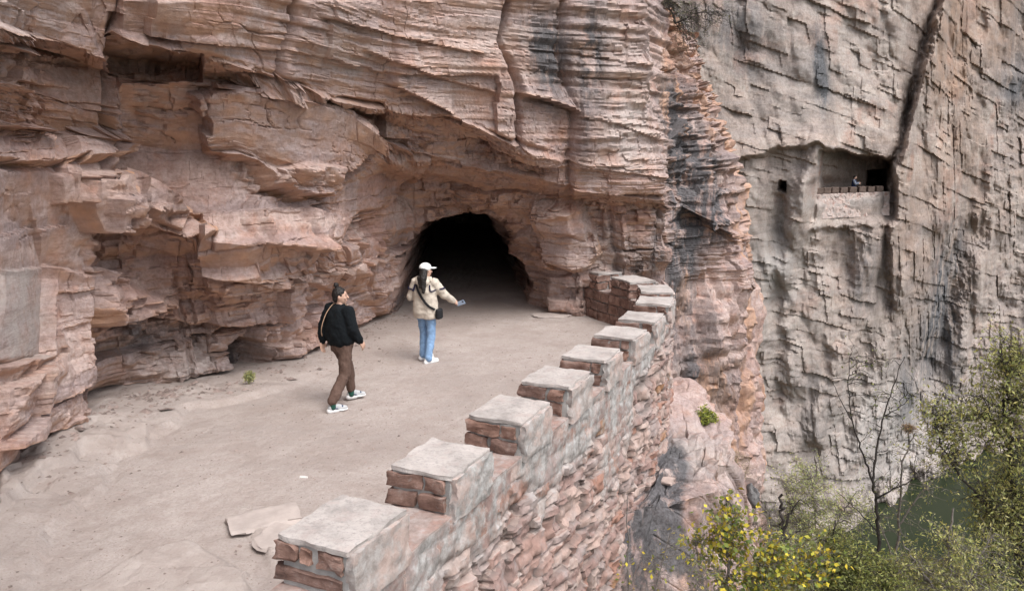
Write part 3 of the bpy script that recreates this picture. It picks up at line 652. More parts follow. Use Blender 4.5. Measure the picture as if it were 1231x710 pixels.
def rough_rock(name, size, mat, seed, loc, rz=0, flat=False, tilt=(0, 0), parent=None, sub=4, amp=.16):
    bm = bmesh.new(); bmesh.ops.create_cube(bm, size=1); bmesh.ops.subdivide_edges(bm, edges=bm.edges[:], cuts=sub, use_grid_fill=True)
    rg = random.Random(seed); planes = [(Vector((rg.gauss(0, 1), rg.gauss(0, 1), rg.gauss(0, .8))).normalized(), rg.uniform(.40, .58)) for _ in range(9)]
    for v in bm.verts:
        for nrm, d in planes:
            t = v.co.dot(nrm)
            if t > d: v.co -= nrm * (t - d)
        k = v.co * 3
        v.co += Vector((float(vn(k.x + k.z, k.y, seed)), float(vn(k.y + 3, k.z + k.x, seed)), float(vn(k.z, k.x + 7 + k.y, seed)))) * amp * .5
        v.co = Vector((v.co.x * size[0], v.co.y * size[1], (v.co.z + .42) * size[2]))
    o = bm_obj(name, bm, mat, parent, 30); o.location = loc; o.rotation_euler = (tilt[0], tilt[1], rz); return o

# ------------------------------------------------------------------ parapet wall
ZG, ZT = .62, .95                                    # level of the gaps, top of the merlons
TH = .55
wall = empty('parapet_wall', (*curve(S_M0, .28), 0))
tag(wall, 'battlemented rubble stone parapet with mortared merlons along the drop', 'wall', kind='thing')
Wi = Matrix.Translation(wall.location).inverted()
def reparent(o, parent):
    o.parent = parent; return o
W0 = np.array(wall.location)
s_end = CS[-1]
ss = np.arange(S_M0 - 2.2, s_end, .026)
# profile: inner foot, inner top, outer top, then down the outer face
zin = np.linspace(-.3, ZG, 26); to = np.linspace(0, TH, 16)[1:]; zo = np.linspace(ZG, -8.2, 330)[1:]
rows = [(0., q) for q in zin] + [(q, ZG) for q in to] + [(TH, q) for q in zo]
offs = np.array([r[0] for r in rows])[:, None] + 0 * ss[None]; zs = np.array([r[1] for r in rows])[:, None] + 0 * ss[None]
Sg = ss[None] + 0 * offs
outer = (np.arange(len(rows)) >= len(zin) + len(to))[:, None] & np.ones_like(Sg, bool)
topm = ((np.arange(len(rows)) >= len(zin) - 1) & (np.arange(len(rows)) < len(zin) + len(to)))[:, None] & np.ones_like(Sg, bool)
hh, ee, ddx, ddy, rr2, rr3 = blocks(Sg, zs + .06 * Sg, .52, .165, 510, .12)
F1, e_b, h_b, _x, _y, _r, _s = worley((Sg + .1 * fbm(Sg * 3, zs * 3, 3, 502)) / .30 + .5 * zs, (zs + .05 * fbm(Sg * 3, zs * 5, 3, 503)) / .17, 512)
lime = outer * np.clip(sstep(.14, .50, zs + .50 * fbm(Sg * 1.1, zs * .8, 3, 520)) + .85 * sstep(.24, .36, fbm(Sg * .55, zs * .55, 3, 521)) * sstep(-1.6, -.2, zs), 0, 1)
rub = .075 * (hh - .5) + .08 * ddx * (rr2 - .5) * 2 + .05 * ddy * (rr3 - .2) - .07 * sstep(.028, .0, ee) + .02 * (h_b - .5) - .012 * sstep(.12, 0, e_b)
rub = rub + .06 * crag(Sg, zs, .17, .10, 530)
sm = .02 * fbm(Sg * 5, zs * 5, 4, 531) + .012 * fbm(Sg * 16, zs * 16, 3, 534)
batter = .02 * np.maximum(ZG - zs, 0)
od = np.where(outer, (rub * (1 - .9 * lime) + sm + batter) * sstep(ZG + .02, ZG - .12, zs), .012 * fbm(Sg * 6, zs * 6 + offs * 6, 3, 532))
xy = curve(Sg.ravel(), 0).reshape(*Sg.shape, 2); xo = curve(Sg.ravel(), 1).reshape(*Sg.shape, 2) - xy
offz = offs + np.where(outer, od, np.where(topm, 0, -od))
Pw = np.concatenate([xy + xo * offz[..., None], (zs + np.where(topm, .018 * fbm(Sg * 5, offs * 5, 4, 533), 0))[..., None]], -1) - W0
bodyw = grid_mesh('rubble_masonry', Pw, rubble, wall, 38, {'cell': np.where(outer, rr3, .5), 'joint': np.where(outer, sstep(.035, .0, ee) * (1 - lime), 0), 'lime': np.where(topm, .55, np.where(outer, lime, .8))})

def rbox(bm, s0, s1, o0, o1, z0, z1, seed, rough=.012, cuts=4):
    """a rough stone following the wall's curve"""
    c = bmesh.new(); bmesh.ops.create_cube(c, size=1); bmesh.ops.bevel(c, geom=c.edges[:], offset=.016, segments=1, affect='EDGES')
    bmesh.ops.subdivide_edges(c, edges=[e for e in c.edges if e.calc_length() > .3], cuts=cuts, use_grid_fill=True)
    co = np.array([v.co for v in c.verts])
    q = (co + .5)
    S_ = s0 + (s1 - s0) * q[:, 0]; O_ = o0 + (o1 - o0) * q[:, 1]; Z_ = z0 + (z1 - z0) * q[:, 2]
    S_ = S_ + rough * 2.2 * fbm(O_ * 9 + seed, Z_ * 14, 3, seed); O_ = O_ + rough * 2.2 * fbm(S_ * 9 + seed, Z_ * 14, 3, seed + 1); Z_ = Z_ + rough * 1.2 * fbm(S_ * 8, O_ * 8 + seed, 3, seed + 2)
    xy_ = np.stack([curve(np.array([a]), b)[0] for a, b in zip(S_, O_)]) 
    for v, (x, y), zz_ in zip(c.verts, xy_, Z_): v.co = (x - W0[0], y - W0[1], zz_)
    off = len(bm.verts); me = bpy.data.meshes.new('tmp'); c.to_mesh(me); c.free(); bm.from_mesh(me); bpy.data.meshes.remove(me)
MS = [CS[24 * k] for k in range(2, 10)] + [CS[24 * 10] + .1, CS[24 * 11] + .35, s_end - .72]; nm = 11; ML = .66
rs = random.Random(8)
for k in range(nm):
    s0 = MS[k]; s1 = min(s0 + ML + rs.uniform(-.03, .03), s_end); z1 = ZT + rs.uniform(-.015, .015)
    bm = bmesh.new(); rbox(bm, s0, s1, .012, TH - .01, ZG - .02, z1 - .035, 600 + k, .008)
    core = bm_obj('merlon', bm, mortar_dark, wall, 35)
    bm = bmesh.new(); rbox(bm, s0 - .012, s1 + .012, -.004, TH + .004, z1 - .036, z1, 620 + k, .012, 9)
    cap = bm_obj('cap', bm, mortar, core, 35)
    # plaster skin on the outer face
    bm = bmesh.new(); rbox(bm, s0 - .004, s1 + .004, TH - .03, TH + .035, ZG - .06, z1 - .03, 640 + k, .016, 8)
    me_o = bm_obj('plaster_face', bm, rubble, core, 35)
    nv = len(me_o.data.vertices)
    for an, fn in (('lime', lambda: rs.uniform(.75, 1.1)), ('cell', lambda: .6)):
        a_ = me_o.data.attributes.new(an, 'FLOAT', 'POINT'); a_.data.foreach_set('value', [fn()] * nv)
    # stone blocks: two courses on the end facing back along the path, two on the inner face
    h0, h1, h2 = ZG + .015, ZG + .5 * (z1 - ZG) - .02, z1 - .045
    cut = rs.uniform(.52, .68)
    ends = [(.0, cut * TH - .012, h1 + .025, h2), (cut * TH + .014, TH - .06, h1 + .025, h2), (.0, (1 - cut) * TH - .012, h0, h1 - .006), ((1 - cut) * TH + .014, TH - .06, h0, h1 - .006)]
    if k == 0: ends = [(.0, .15, h1 + .03, h2), (.19, .27, h1 + .045, h2 - .01), (.32, TH - .04, h1 + .03, h2), (.0, TH - .05, h0 + .03, h1 - .02)]
    for j, (o0, o1, z0, zz1) in enumerate(ends):
        bm = bmesh.new(); rbox(bm, s0 - .026, s0 + .05, o0 - (.022 if o0 == 0 else 0), o1, z0, zz1, 660 + 10 * k + j, .02)
        bm_obj('stone_block', bm, red_block, core, 35)
    for j, (a0, a1, z0, zz1) in enumerate([(.07, .36, h1 + .025, h2), (.39, ML - .01, h1 + .025, h2), (.07, ML - .01, h0, h1 - .006)]):
        bm = bmesh.new(); rbox(bm, s0 + a0, s0 + a1, -.025, .05, z0, zz1, 760 + 10 * k + j, .018)
        bm_obj('stone_block', bm, red_block, core, 35)
# coursed red stone on the inner side of the curved end
j = 0
for row in range(3):
    z0 = .02 + row * .2; s = s_end - 3.4 + .17 * row
    while s < s_end - .1:
        L = rs.uniform(.24, .4); bm = bmesh.new(); rbox(bm, s, min(s + L - .03, s_end), -.03, .03, z0, z0 + .175, 880 + j, .014, 3); j += 1
        bm_obj('inner_stone', bm, red_block, wall, 35); s += L

# ------------------------------------------------------------------ rock shelf under the end of the wall
def rawg(cols): return np.array([[np.array(q) if len(q) == 3 and q[1] < 60 else at_y(*q) for q in c] for c in cols])
def sh(px, pts): return [tuple(at_y(px_, py_, y_)) for px_, py_, y_ in pts]
SH = np.array([
 [(.9, 8.9, -9), (.95, 9.1, -4), (1.0, 9.3, -1.35), (1.1, 10.6, -1.2), (1.6, 13, -1.1), (1.8, 15.5, -.9)],
 [(1.42, 9.2, -9), (1.40, 9.6, -4), (1.42, 9.95, -1.35), (1.75, 10.9, -1.25), (2.3, 13, -1.15), (2.4, 15.5, -.9)],
 [tuple(at_y(790, 1100, 9.9)), tuple(at_y(790, 760, 10.0)), tuple(at_y(792, 602, 10.35)), tuple(at_y(800, 560, 11.3)), tuple(at_y(812, 512, 12.9)), (2.9, 15.8, -.9)],
 [tuple(at_y(835, 1100, 10.2)), tuple(at_y(832, 760, 10.3)), tuple(at_y(832, 598, 10.7)), tuple(at_y(838, 556, 11.5)), tuple(at_y(838, 516, 12.9)), (3.4, 16, -1)],
 [tuple(at_y(872, 1100, 10.6)), tuple(at_y(868, 740, 10.8)), tuple(at_y(866, 590, 11.2)), tuple(at_y(866, 552, 11.7)), tuple(at_y(862, 524, 12.8)), (3.9, 16, -1.3)],
 [tuple(at_y(905, 1100, 11.3)), tuple(at_y(900, 720, 11.6)), tuple(at_y(888, 590, 12.0)), tuple(at_y(884, 556, 12.2)), tuple(at_y(878, 536, 12.9)), (4.3, 16, -1.8)],
 [tuple(at_y(915, 1100, 13.5)), tuple(at_y(908, 720, 13.8)), tuple(at_y(900, 620, 14.2)), tuple(at_y(895, 580, 14.4)), tuple(at_y(890, 556, 14.8)), (4.6, 17, -2.4)],
], float)
P, S, U_, V_ = loft(SH, [30, 70, 80, 70, 60, 60], [90, 170, 90, 90, 60])
N = gnormals(P)
if (N * (np.array([0, 0, HC]) - P)).sum(-1).mean() < 0: N = -N
N = blur(blur(N, 8, 0), 8, 1); N /= np.linalg.norm(N, axis=-1, keepdims=True)
T = np.cumsum(np.concatenate([[np.zeros(P.shape[1])], np.linalg.norm(np.diff(P, axis=0), axis=-1)]), 0)
h, e, fs, ft, r2, r3 = blocks(S, T + .2 * S, 1.3, .5, 450, .06)
D = .06 * lev(h) + .30 * crag(S + .3 * T, T, 1.1, .9, 451) + .10 * crag(S, T, .36, .3, 452) + .012 * fbm(S * 5, T * 6, 4, 453) - .03 * sstep(.02, 0, e)
D = .5 * D + .5 * blur(blur(D, 1, 0), 1, 1)
P4 = P + N * D[..., None]; px, py = to_px(P4)
N4 = gnormals(P4); N4 = N4 if (N4 * N).sum(-1).mean() > 0 else -N4
st = spots([(810, 560, 60, 30, .5), (870, 600, 30, 40, .35), (775, 665, 50, 60, 1.5), (800, 600, 18, 50, 1.2), (812, 560, 12, 30, .8), (830, 680, 20, 30, .7), (750, 640, 20, 40, .8)])
shelf = grid_mesh('rock_shelf', P4, rock, None, 34, {'fresh_bounce': np.clip(sstep(.1, .6, -N4[..., 2]) + spots([(850, 550, 22, 12, .5), (835, 690, 16, 30, .9)]), 0, 1), 'stain': np.clip(st, 0, 1.2), 'pale': np.clip(spots([(830, 550, 60, 40, .75), (760, 600, 20, 8, .6)]), 0, 1)})  # undersides take the same bounce-lightened orange; the spots are bare rock
tag(shelf, 'blocky rock shelf with a dark streaked face below the parapet end', 'rock shelf', kind='structure')

# ------------------------------------------------------------------ hillside and river
hx, hy = np.meshgrid(np.linspace(1.2, 62, 240), np.linspace(-6, 70, 240))
hz = -5.2 - .86 * (hx - 2) + 1.5 * fbm(hx * .15, hy * .15, 4, 470) + .35 * fbm(hx * .8, hy * .8, 4, 471) - .06 * np.maximum(hy - 20, 0)
hz = np.maximum(hz, -26)
m = M('scrub_soil', .97)
c = m.ramp(m.noise(.8, 6, .7), [(.35, (.10, .085, .06)), (.5, (.13, .115, .075)), (.65, (.18, .155, .12))])
c = m.mix(m.ramp(m.noise(5, 5, .75), [(.45, 0), (.6, .8)]), c, (.06, .07, .03)); m.col(c); m.bump(m.noise(6, 6, .75), 1, .15)
hill = grid_mesh('hillside', np.stack([hx, hy, hz], -1), m.m, None, 180)
tag(hill, 'scrubby slope dropping from the wall to the river', 'hillside', kind='structure')
def hill_z(x, y):
    j = int(np.clip((x - 1.2) / 60.8 * 239, 0, 239)); i = int(np.clip((y + 6) / 76 * 239, 0, 239)); return float(hz[i, j])
m = M('water', .28); m.b.inputs['Specular IOR Level'].default_value = .14
m.col((.020, .028, .014)); m.bump(m.noise(.8, 3, .5), .015, .03)
rx = np.array([[(-500, -300, -20.6), (700, -300, -20.6)], [(-500, 800, -20.6), (700, 800, -20.6)]], float)
river = grid_mesh('river', rx, m.m, None, None); tag(river, 'dark green river at the foot of the cliffs', 'river', kind='structure')
#REST

# ------------------------------------------------------------------ far road: floor, parapet
FR = [V(978, 240, 45.2), V(1010, 238, 46.5), V(1040, 236, 47.8), V(1070, 234, 49.0)]
zf = .25
def far_pts(pxs, yoff=0.):
    out = []
    for p in pxs:
        y = np.interp(p, [985, 1062], [46.5, 49.15]) + yoff; q = at_y(p, 230, y); out.append((q[0], q[1]))
    return np.array(out)
pp = far_pts(np.linspace(974, 1074, 40)); pq = far_pts(np.linspace(974, 1074, 40), 9.)
fl = np.stack([np.column_stack([pp * (1 - t) + pq * t, np.full(40, zf) + .04 * fbm(pp[:, 0], pp[:, 1] + t * 5, 3, 3)]) for t in np.linspace(0, 1, 12)])
tag(grid_mesh('far_road', fl, dust, None, 60), 'short stretch of road in the far cliff notch', 'road', kind='structure')
fw = empty('far_parapet', (*pp[20], zf)); tag(fw, 'distant pale parapet with tiny merlons guarding the far cliff notch', 'wall', kind='thing')
Wf = np.array(fw.location)
npt, nzt = 200, 40
bx = far_pts(np.linspace(976, 1070, npt)); zt = np.linspace(-.8, .62, nzt)
def far_grid(off0, off1):
    o = []
    for k, zz_ in enumerate(zt): o.append(np.column_stack([bx + np.array([0, off0 - .12 * max(0, .4 - zz_)])[None] + 0, np.full(npt, zz_ + zf)]))
    o.append(np.column_stack([bx + np.array([0, off1])[None], np.full(npt, zt[-1] + zf)])); o.append(np.column_stack([bx + np.array([0, off1])[None], np.full(npt, zf - .2)]))
    return np.array(o)
Fg = far_grid(0, .5); ax_ = np.linspace(0, 9, npt)[None]; az_ = np.append(zt, [.7, -.2])[:, None]
Fg[..., 1] -= (.05 * facets(ax_ + 0 * az_, az_ + 0 * ax_, .35, .22, 830)[0] + .14 * fbm(ax_ * .6, az_ * .8, 3, 831)) * (az_ < .6)
grid_mesh('masonry', Fg - Wf, rubble, fw, 35, {'cell': .6 + .14 * facets(ax_ + 0 * az_, az_ + 0 * ax_, .35, .22, 830, 0)[0], 'lime': .5 + 0 * ax_ * az_, 'joint': 0 * ax_ * az_})
mdk = simple('far_merlon_stone', (.13, .095, .08), .95, .3, 6, .4, .02)
for k, p in enumerate((986, 995, 1004.5, 1015, 1026, 1037, 1047.5, 1058)):
    q = far_pts([p])[0]
    bm = bmesh.new(); bmesh.ops.create_cube(bm, size=1); bmesh.ops.bevel(bm, geom=bm.edges[:], offset=.06, segments=1, affect='EDGES')
    for v in bm.verts: v.co = Vector((v.co.x * .42, v.co.y * .5, v.co.z * .34)) + Vector((q[0] - Wf[0], q[1] + .25 - Wf[1], .79 + .01 * (k % 3)))
    bm_obj('merlon', bm, mdk, fw, 35)

# ------------------------------------------------------------------ loose stones and small things
st_white = simple('white_stone', (.62, .58, .56), .9, .12, 10)
st_grey = simple('grey_stone', (.30, .26, .25), .92, .3, 6, .5, .01)
st_dust = simple('dusty_stone', (.40, .345, .318), .95, .15, 6, .5, .01); st_pink = simple('pink_stone', (.40, .31, .275), .92, .25, 6, .5, .01)
def stone(px_, py_, size, mat, seed, label, z=None, name='loose_stone', cat='stone', group=None, rz=0, tilt=(0, 0)):
    p = VZ(px_, py_, 0 if z is None else z)
    if z is None: p.z = ground_z(p.x, p.y) - .004
    p.z -= size[2] * .42 if name == 'stone_slab' else 0
    o = rough_rock(name, size, mat, seed, p, rz, tilt=tilt); return tag(o, label, cat, group)
stone(365, 575, (.085, .055, .018), st_white, 1, 'small white stone flake lying alone on the dirt path', name='stone_flake')
stone(664, 381, (.78, .42, .09), st_dust, 2, 'flat pink stone slab at the right foot of the tunnel mouth', name='stone_slab', cat='slab')
stone(318, 628, (.62, .46, .06), st_dust, 3, 'broad flat slab half buried in the path by the nearest merlon', name='stone_slab', cat='slab', rz=.5)
stone(330, 652, (.40, .30, .05), st_dust, 9, 'smaller flat slab between the buried slab and the nearest merlon', name='stone_slab', cat='slab', rz=1.2)
def rest_z(o, surf):
    pass
def shelf_pt(px_, py_):
    """the shelf surface where this sight line meets it"""
    gx_, gy_ = to_px(P4); d = (gx_ - px_) ** 2 + (gy_ - py_) ** 2 + np.where((P4 - np.array([0, 0, HC])).__mul__(N4).sum(-1) < 0, 0, 1e6)
    i = np.unravel_index(np.argmin(d), d.shape); return Vector(P4[i])
for k, (x_, y_, s_, mt, lb) in enumerate([(776, 575, .20, st_pink, 'flat pink stone on the rock shelf under the parapet'), (792, 545, .16, st_grey, 'grey stone on the rock shelf close to the parapet foot'), (800, 578, .24, st_pink, 'widest pink loose stone on the rock shelf edge'), (812, 530, .14, st_grey, 'small grey stone at the top of the rock shelf'), (786, 562, .10, st_grey, 'tiny grey stone between two others on the shelf')]):
    p = shelf_pt(x_, y_); o = rough_rock('loose_stone', (s_, s_ * .75, s_ * .42), mt, 20 + k, p - Vector((0, 0, .02)), k * 1.3); tag(o, lb, 'stone', 'loose stones on the rock shelf')
p = shelf_pt(905, 590)
bm = bmesh.new(); bmesh.ops.create_icosphere(bm, subdivisions=4, radius=1)
for v in bm.verts:
    k = v.co * 1.6; v.co = v.co * (1 + .5 * float(vn(k.x + k.z, k.y, 71)) + .22 * float(vn(k.x * 3, k.z * 3 + k.y * 3, 72))); v.co = Vector((v.co.x * .12, v.co.y * .14, v.co.z * .22))
o = bm_obj('boulder', bm, simple('dark_boulder', (.15, .145, .145), .95, .3, 6, .5, .02), None, 40); o.location = V(905, 596, 14.1); tag(o, 'dark grey upright boulder beside the rock shelf', 'boulder')

# ------------------------------------------------------------------ plants
def tube_np(branches, sides=5):
    vs, fs = [], []; n = 0
    for pts, r0, r1 in branches:
        pts = np.asarray(pts, float); k = len(pts)
        t = np.gradient(pts, axis=0); t /= np.linalg.norm(t, axis=1, keepdims=True) + 1e-9
        up_ = np.array([.31, .17, .93]) if abs(t[0][2]) < .8 else np.array([.93, .3, .2])
        a_ = np.cross(t, up_); a_ /= np.linalg.norm(a_, axis=1, keepdims=True) + 1e-9; b_ = np.cross(t, a_)
        r = np.linspace(r0, r1, k)[:, None, None]; th = np.arange(sides) / sides * 2 * np.pi
        ring = pts[:, None] + r * (np.cos(th)[None, :, None] * a_[:, None] + np.sin(th)[None, :, None] * b_[:, None])
        vs.append(ring.reshape(-1, 3)); i = np.arange(k * sides).reshape(k, sides) + n; j = np.roll(i, -1, 1)
        fs.append(np.stack([i[:-1], j[:-1], j[1:], i[1:]], -1).reshape(-1, 4)); n += k * sides
    return np.vstack(vs), np.vstack(fs)
def bend(rng, a, b, n, jit, sag=0.):
    a, b = np.asarray(a, float), np.asarray(b, float); t = np.linspace(0, 1, n)[:, None]; L = np.linalg.norm(b - a)
    p = a * (1 - t) + b * t; p = p + np.sin(np.pi * t) * rng.normal(0, jit * L, 3); p[1:-1] += rng.normal(0, jit * .35 * L, (n - 2, 3)); p[:, 2] += sag * L * np.sin(np.pi * t[:, 0]); return p
def leaf_np(rng, P_, size, asp, droop, pal, fold=.25):
    n = len(P_); d = rng.normal(0, 1, (n, 3)); d[:, 2] -= droop; d /= np.linalg.norm(d, axis=1, keepdims=True)
    s = rng.normal(0, 1, (n, 3)); s = np.cross(d, s); s /= np.linalg.norm(s, axis=1, keepdims=True); nn = np.cross(d, s)
    L = (size * rng.uniform(.6, 1.25, n))[:, None]; W = L * asp * .5
    q = np.stack([P_, P_ + d * L * .45 + s * W + nn * W * fold, P_ + d * L, P_ + d * L * .45 - s * W + nn * W * fold], 1)
    pal = np.asarray(pal) * 2.1; ci = rng.integers(0, len(pal), n); c_ = pal[ci] * rng.uniform(.75, 1.2, (n, 1))
    return q.reshape(-1, 3), np.arange(4 * n).reshape(-1, 4), np.repeat(c_, 4, 0)
def plant(name, label, cat, base, limbs, ells, n1, n2, twig, nleaf, size, asp, pal, droop=.4, seed=1, r0=.03, wood=None, group=None, tr=.006, spread=.25):
    rng = np.random.default_rng(seed); base = np.asarray(base, float)
    root = tag(empty(name, base), label, cat, group, 'thing')
    br, main, lp = [], [], []
    for pts, ra, rb in limbs:
        pts = np.asarray(pts, float); k = len(pts); u_ = np.linspace(0, k - 1, 5 * k)
        pts = np.stack([np.interp(u_, np.arange(k), pts[:, j]) for j in range(3)], -1)
        for _ in range(2): pts[1:-1] = (pts[:-2] + 2 * pts[1:-1] + pts[2:]) / 4
        pts[1:-1] += rng.normal(0, ra * .5, (len(pts) - 2, 3)); main.append((pts, ra, rb))
    allm = np.vstack([m_[0] for m_ in main])
    for c_, rad, wt in ells:
        c_ = np.asarray(c_, float)
        for _ in range(int(n1 * wt)):
            t = rng.normal(0, 1, 3); t /= np.linalg.norm(t); t = c_ + t * np.asarray(rad) * rng.uniform(.25, 1) ** .6
            cand = allm[allm[:, 2] < t[2] + .3] if (allm[:, 2] < t[2] + .3).any() else allm
            dd = np.linalg.norm(cand - t, axis=1) + rng.uniform(0, .35 * np.mean(rad), len(cand)); a_ = cand[np.argmin(dd)]
            b = bend(rng, a_, t, 9, .07, .06); br.append((b, tr * 1.5, tr * .5))
            for _ in range(n2):
                s_ = b[rng.integers(3, 9)]; dv = rng.normal(0, 1, 3); dv[2] = dv[2] * .7 + .1; dv /= np.linalg.norm(dv)
                tw = bend(rng, s_, s_ + dv * twig * rng.uniform(.5, 1.2), 6, .09); br.append((tw, tr * .6, tr * .25))
                if nleaf:
                    k = rng.poisson(nleaf); lp.append(tw[rng.integers(1, 6, k)] + rng.normal(0, twig * spread * .3, (k, 3)))
    v, f_ = tube_np(main, 7); mesh_np('trunk', v - base, f_, wood or bark, root, 180)
    if br: v, f_ = tube_np(br, 4); mesh_np('branches', v - base, f_, wood or bark, root, 180)
    if nleaf:
        v, f_, c_ = leaf_np(rng, np.vstack(lp), size, asp, droop, pal); mesh_np('foliage', v - base, f_, leafm, root, None, {'tint': c_})
    return root
def E_(px_, py_, y_, rx_, ry_, rd, wt=1.): return (tuple(at_y(px_, py_, y_)), (rx_ * y_ / 960, rd, ry_ * y_ / 960), wt)
def poly(y_, *q): return [tuple(at_y(a_, b_, y_ + (c_[0] if c_ else 0))) for a_, b_, *c_ in q]
OLIVE = [(.085, .10, .03), (.11, .125, .04), (.07, .085, .03), (.14, .14, .05), (.10, .10, .045)]
OLIVE2 = [(.16, .17, .06), (.20, .20, .07), (.12, .13, .05), (.24, .215, .085), (.165, .155, .075)]
YELL = [(.33, .275, .03), (.23, .215, .03), (.28, .22, .025), (.10, .125, .03), (.065, .09, .025), (.20, .15, .025), (.12, .14, .035), (.08, .09, .035), (.10, .11, .04)]
YG = [(.10, .125, .025), (.15, .165, .035), (.085, .11, .025), (.19, .19, .04)]
PALE = [(.17, .19, .09), (.21, .22, .10), (.14, .16, .07), (.24, .23, .10)]
DRY = [(.25, .20, .13), (.20, .16, .11), (.30, .25, .16)]
def base_at(px_, y_):
    q = at_y(px_, 600, y_); return np.array([q[0], y_, hill_z(q[0], y_) - .1])
def trunk_to(px0, y_, *q):
    return [tuple(base_at(px0, y_))] + poly(y_, *q)
# bare forked tree before the pale cliff
plant('bare_tree', 'nearly leafless dark forked tree standing against the pale cliff', 'tree', base_at(1056, 15.), [
    (trunk_to(1060, 15., (1058, 700), (1056, 640), (1052, 600), (1049, 578)), .042, .026), (poly(15., (1049, 578), (1036, 545), (1024, 505), (1019, 470), (1021, 430)), .022, .006), (poly(15., (1049, 578), (1054, 540, .2), (1062, 500, .3), (1074, 462, .4), (1088, 428, .4)), .024, .006),
    (poly(15., (1052, 600), (1068, 590, -.2), (1090, 580, -.3), (1118, 566, -.3)), .02, .006), (poly(15., (1024, 505), (1010, 480), (1000, 455)), .012, .004), (poly(15., (1062, 500), (1080, 490), (1104, 470)), .012, .004), (poly(15., (1056, 640), (1030, 612), (1006, 590)), .014, .004)],
    [E_(1050, 480, 15, 55, 60, .8), E_(1080, 560, 15, 50, 40, .7), E_(1040, 440, 15, 40, 30, .6, .6)], 22, 4, .30, 1.1, .055, .5, OLIVE, .6, 11, tr=.0055)
plant('slender_tree', 'thin grey stemmed tree left of the river with sparse leaves', 'tree', base_at(1078, 17.), [
    (trunk_to(1076, 17., (1078, 705), (1077, 665), (1081, 620), (1084, 560), (1100, 520)), .05, .012), (poly(17., (1081, 630), (1100, 600), (1122, 575), (1150, 560)), .022, .006), (poly(17., (1078, 680), (1062, 640), (1050, 615)), .02, .006)],
    [E_(1100, 560, 17, 45, 50, .9), E_(1070, 620, 17, 40, 40, .9), E_(1130, 580, 17, 40, 30, .8, .6)], 20, 4, .35, 2.2, .06, .42, OLIVE2, .8, 12, wood=twigm, tr=.006)
# trees on the right
plant('olive_green_tree', 'tall olive green tree filling the right edge of the view', 'tree', base_at(1222, 14.), [
    (trunk_to(1226, 14., (1228, 700), (1222, 620), (1214, 540), (1208, 470), (1204, 420)), .09, .015), (poly(14., (1222, 640), (1186, 605), (1156, 575), (1130, 535), (1120, 492)), .032, .008), (poly(14., (1228, 690), (1240, 620), (1248, 540), (1246, 470)), .04, .01), (poly(14., (1214, 540), (1190, 500), (1180, 470)), .02, .006)],
    [E_(1222, 520, 14, 36, 90, .9, 2.2), E_(1205, 620, 14, 44, 60, .9, 1.6), E_(1165, 500, 14, 44, 36, .7, .9), E_(1208, 430, 14, 26, 34, .5, .6), E_(1140, 500, 14, 24, 26, .5, .4), E_(1246, 640, 13.5, 50, 80, .8, 1.2), E_(1228, 450, 14, 24, 50, .5, .7), E_(1150, 545, 14, 30, 26, .5, .5)], 44, 6, .50, 5.5, .085, .34, OLIVE2, .9, 13, tr=.006, spread=.5)
plant('willowy_tree', 'light green feathery tree in front of the dark river', 'tree', base_at(1150, 11.), [
    (trunk_to(1150, 11., (1150, 770), (1146, 710), (1140, 660), (1146, 610)), .05, .012), (poly(11., (1148, 730), (1170, 680), (1196, 640)), .03, .008), (poly(11., (1148, 740), (1110, 690), (1085, 650)), .028, .008)],
    [E_(1140, 655, 11, 26, 22, .4, .4), E_(1120, 695, 11, 60, 40, .7, 1.6), E_(1190, 705, 11, 50, 36, .7, 1.2), E_(1190, 660, 11, 24, 18, .4, .3)], 38, 6, .34, 6.5, .066, .30, OLIVE2, .5, 14, wood=twigm, tr=.005)
plant('dark_leaved_tree', 'darker green tree between the river and the tall right edge tree', 'tree', base_at(1200, 17.5), [
    (trunk_to(1196, 17.5, (1196, 720), (1192, 650), (1180, 600), (1172, 560)), .06, .012), (poly(17.5, (1194, 680), (1220, 630), (1238, 590)), .03, .008)],
    [E_(1196, 620, 17.5, 24, 50, 1, .7), E_(1215, 660, 17.5, 40, 60, 1, 1.6)], 34, 6, .48, 6, .085, .34, [(.06, .065, .025), (.07, .085, .03), (.06, .07, .03)], .9, 15, tr=.007)
# shrubs on the slope
plant('yellow_leaved_bush', 'bush with bright yellow and green leaves below the rock shelf', 'bush', (2.3, 8.7, hill_z(2.3, 8.7)), [
    ([(2.3, 8.7, hill_z(2.3, 8.7) - .1), *poly(8.7, (880, 740), (872, 680), (880, 620), (872, 596))], .03, .006), (poly(8.7, (880, 760), (920, 690), (940, 640)), .02, .005), (poly(8.7, (880, 770), (845, 700), (836, 650)), .018, .005), (poly(8.7, (900, 780), (960, 720), (985, 680)), .018, .005)],
    [E_(872, 620, 8.7, 30, 28, .3, .8), E_(850, 660, 8.7, 30, 40, .35, .9), E_(900, 660, 8.7, 46, 34, .4, 1.4), E_(950, 690, 8.7, 50, 32, .4, 1.4), E_(890, 705, 8.7, 60, 24, .4, 1.2), E_(980, 660, 8.9, 30, 24, .3, .5)], 30, 5, .22, 3.2, .066, .66, YELL, .7, 16, wood=twigm, tr=.0035)
plant('pale_shrub', 'pale feathery green shrub at the foot of the streaked buttress', 'bush', base_at(985, 20), [
    (trunk_to(985, 20, (985, 680), (980, 620), (975, 575)), .04, .01), (poly(20, (985, 670), (1010, 620), (1030, 590)), .03, .008), (poly(20, (985, 680), (955, 620), (945, 590)), .03, .008)],
    [E_(975, 590, 20, 40, 44, 1.2, 1.4), E_(1015, 620, 20, 46, 40, 1.2, 1.3), E_(955, 630, 20, 36, 40, 1.2, 1)], 38, 6, .5, 8, .075, .34, PALE, .2, 17, wood=twigm, tr=.007)
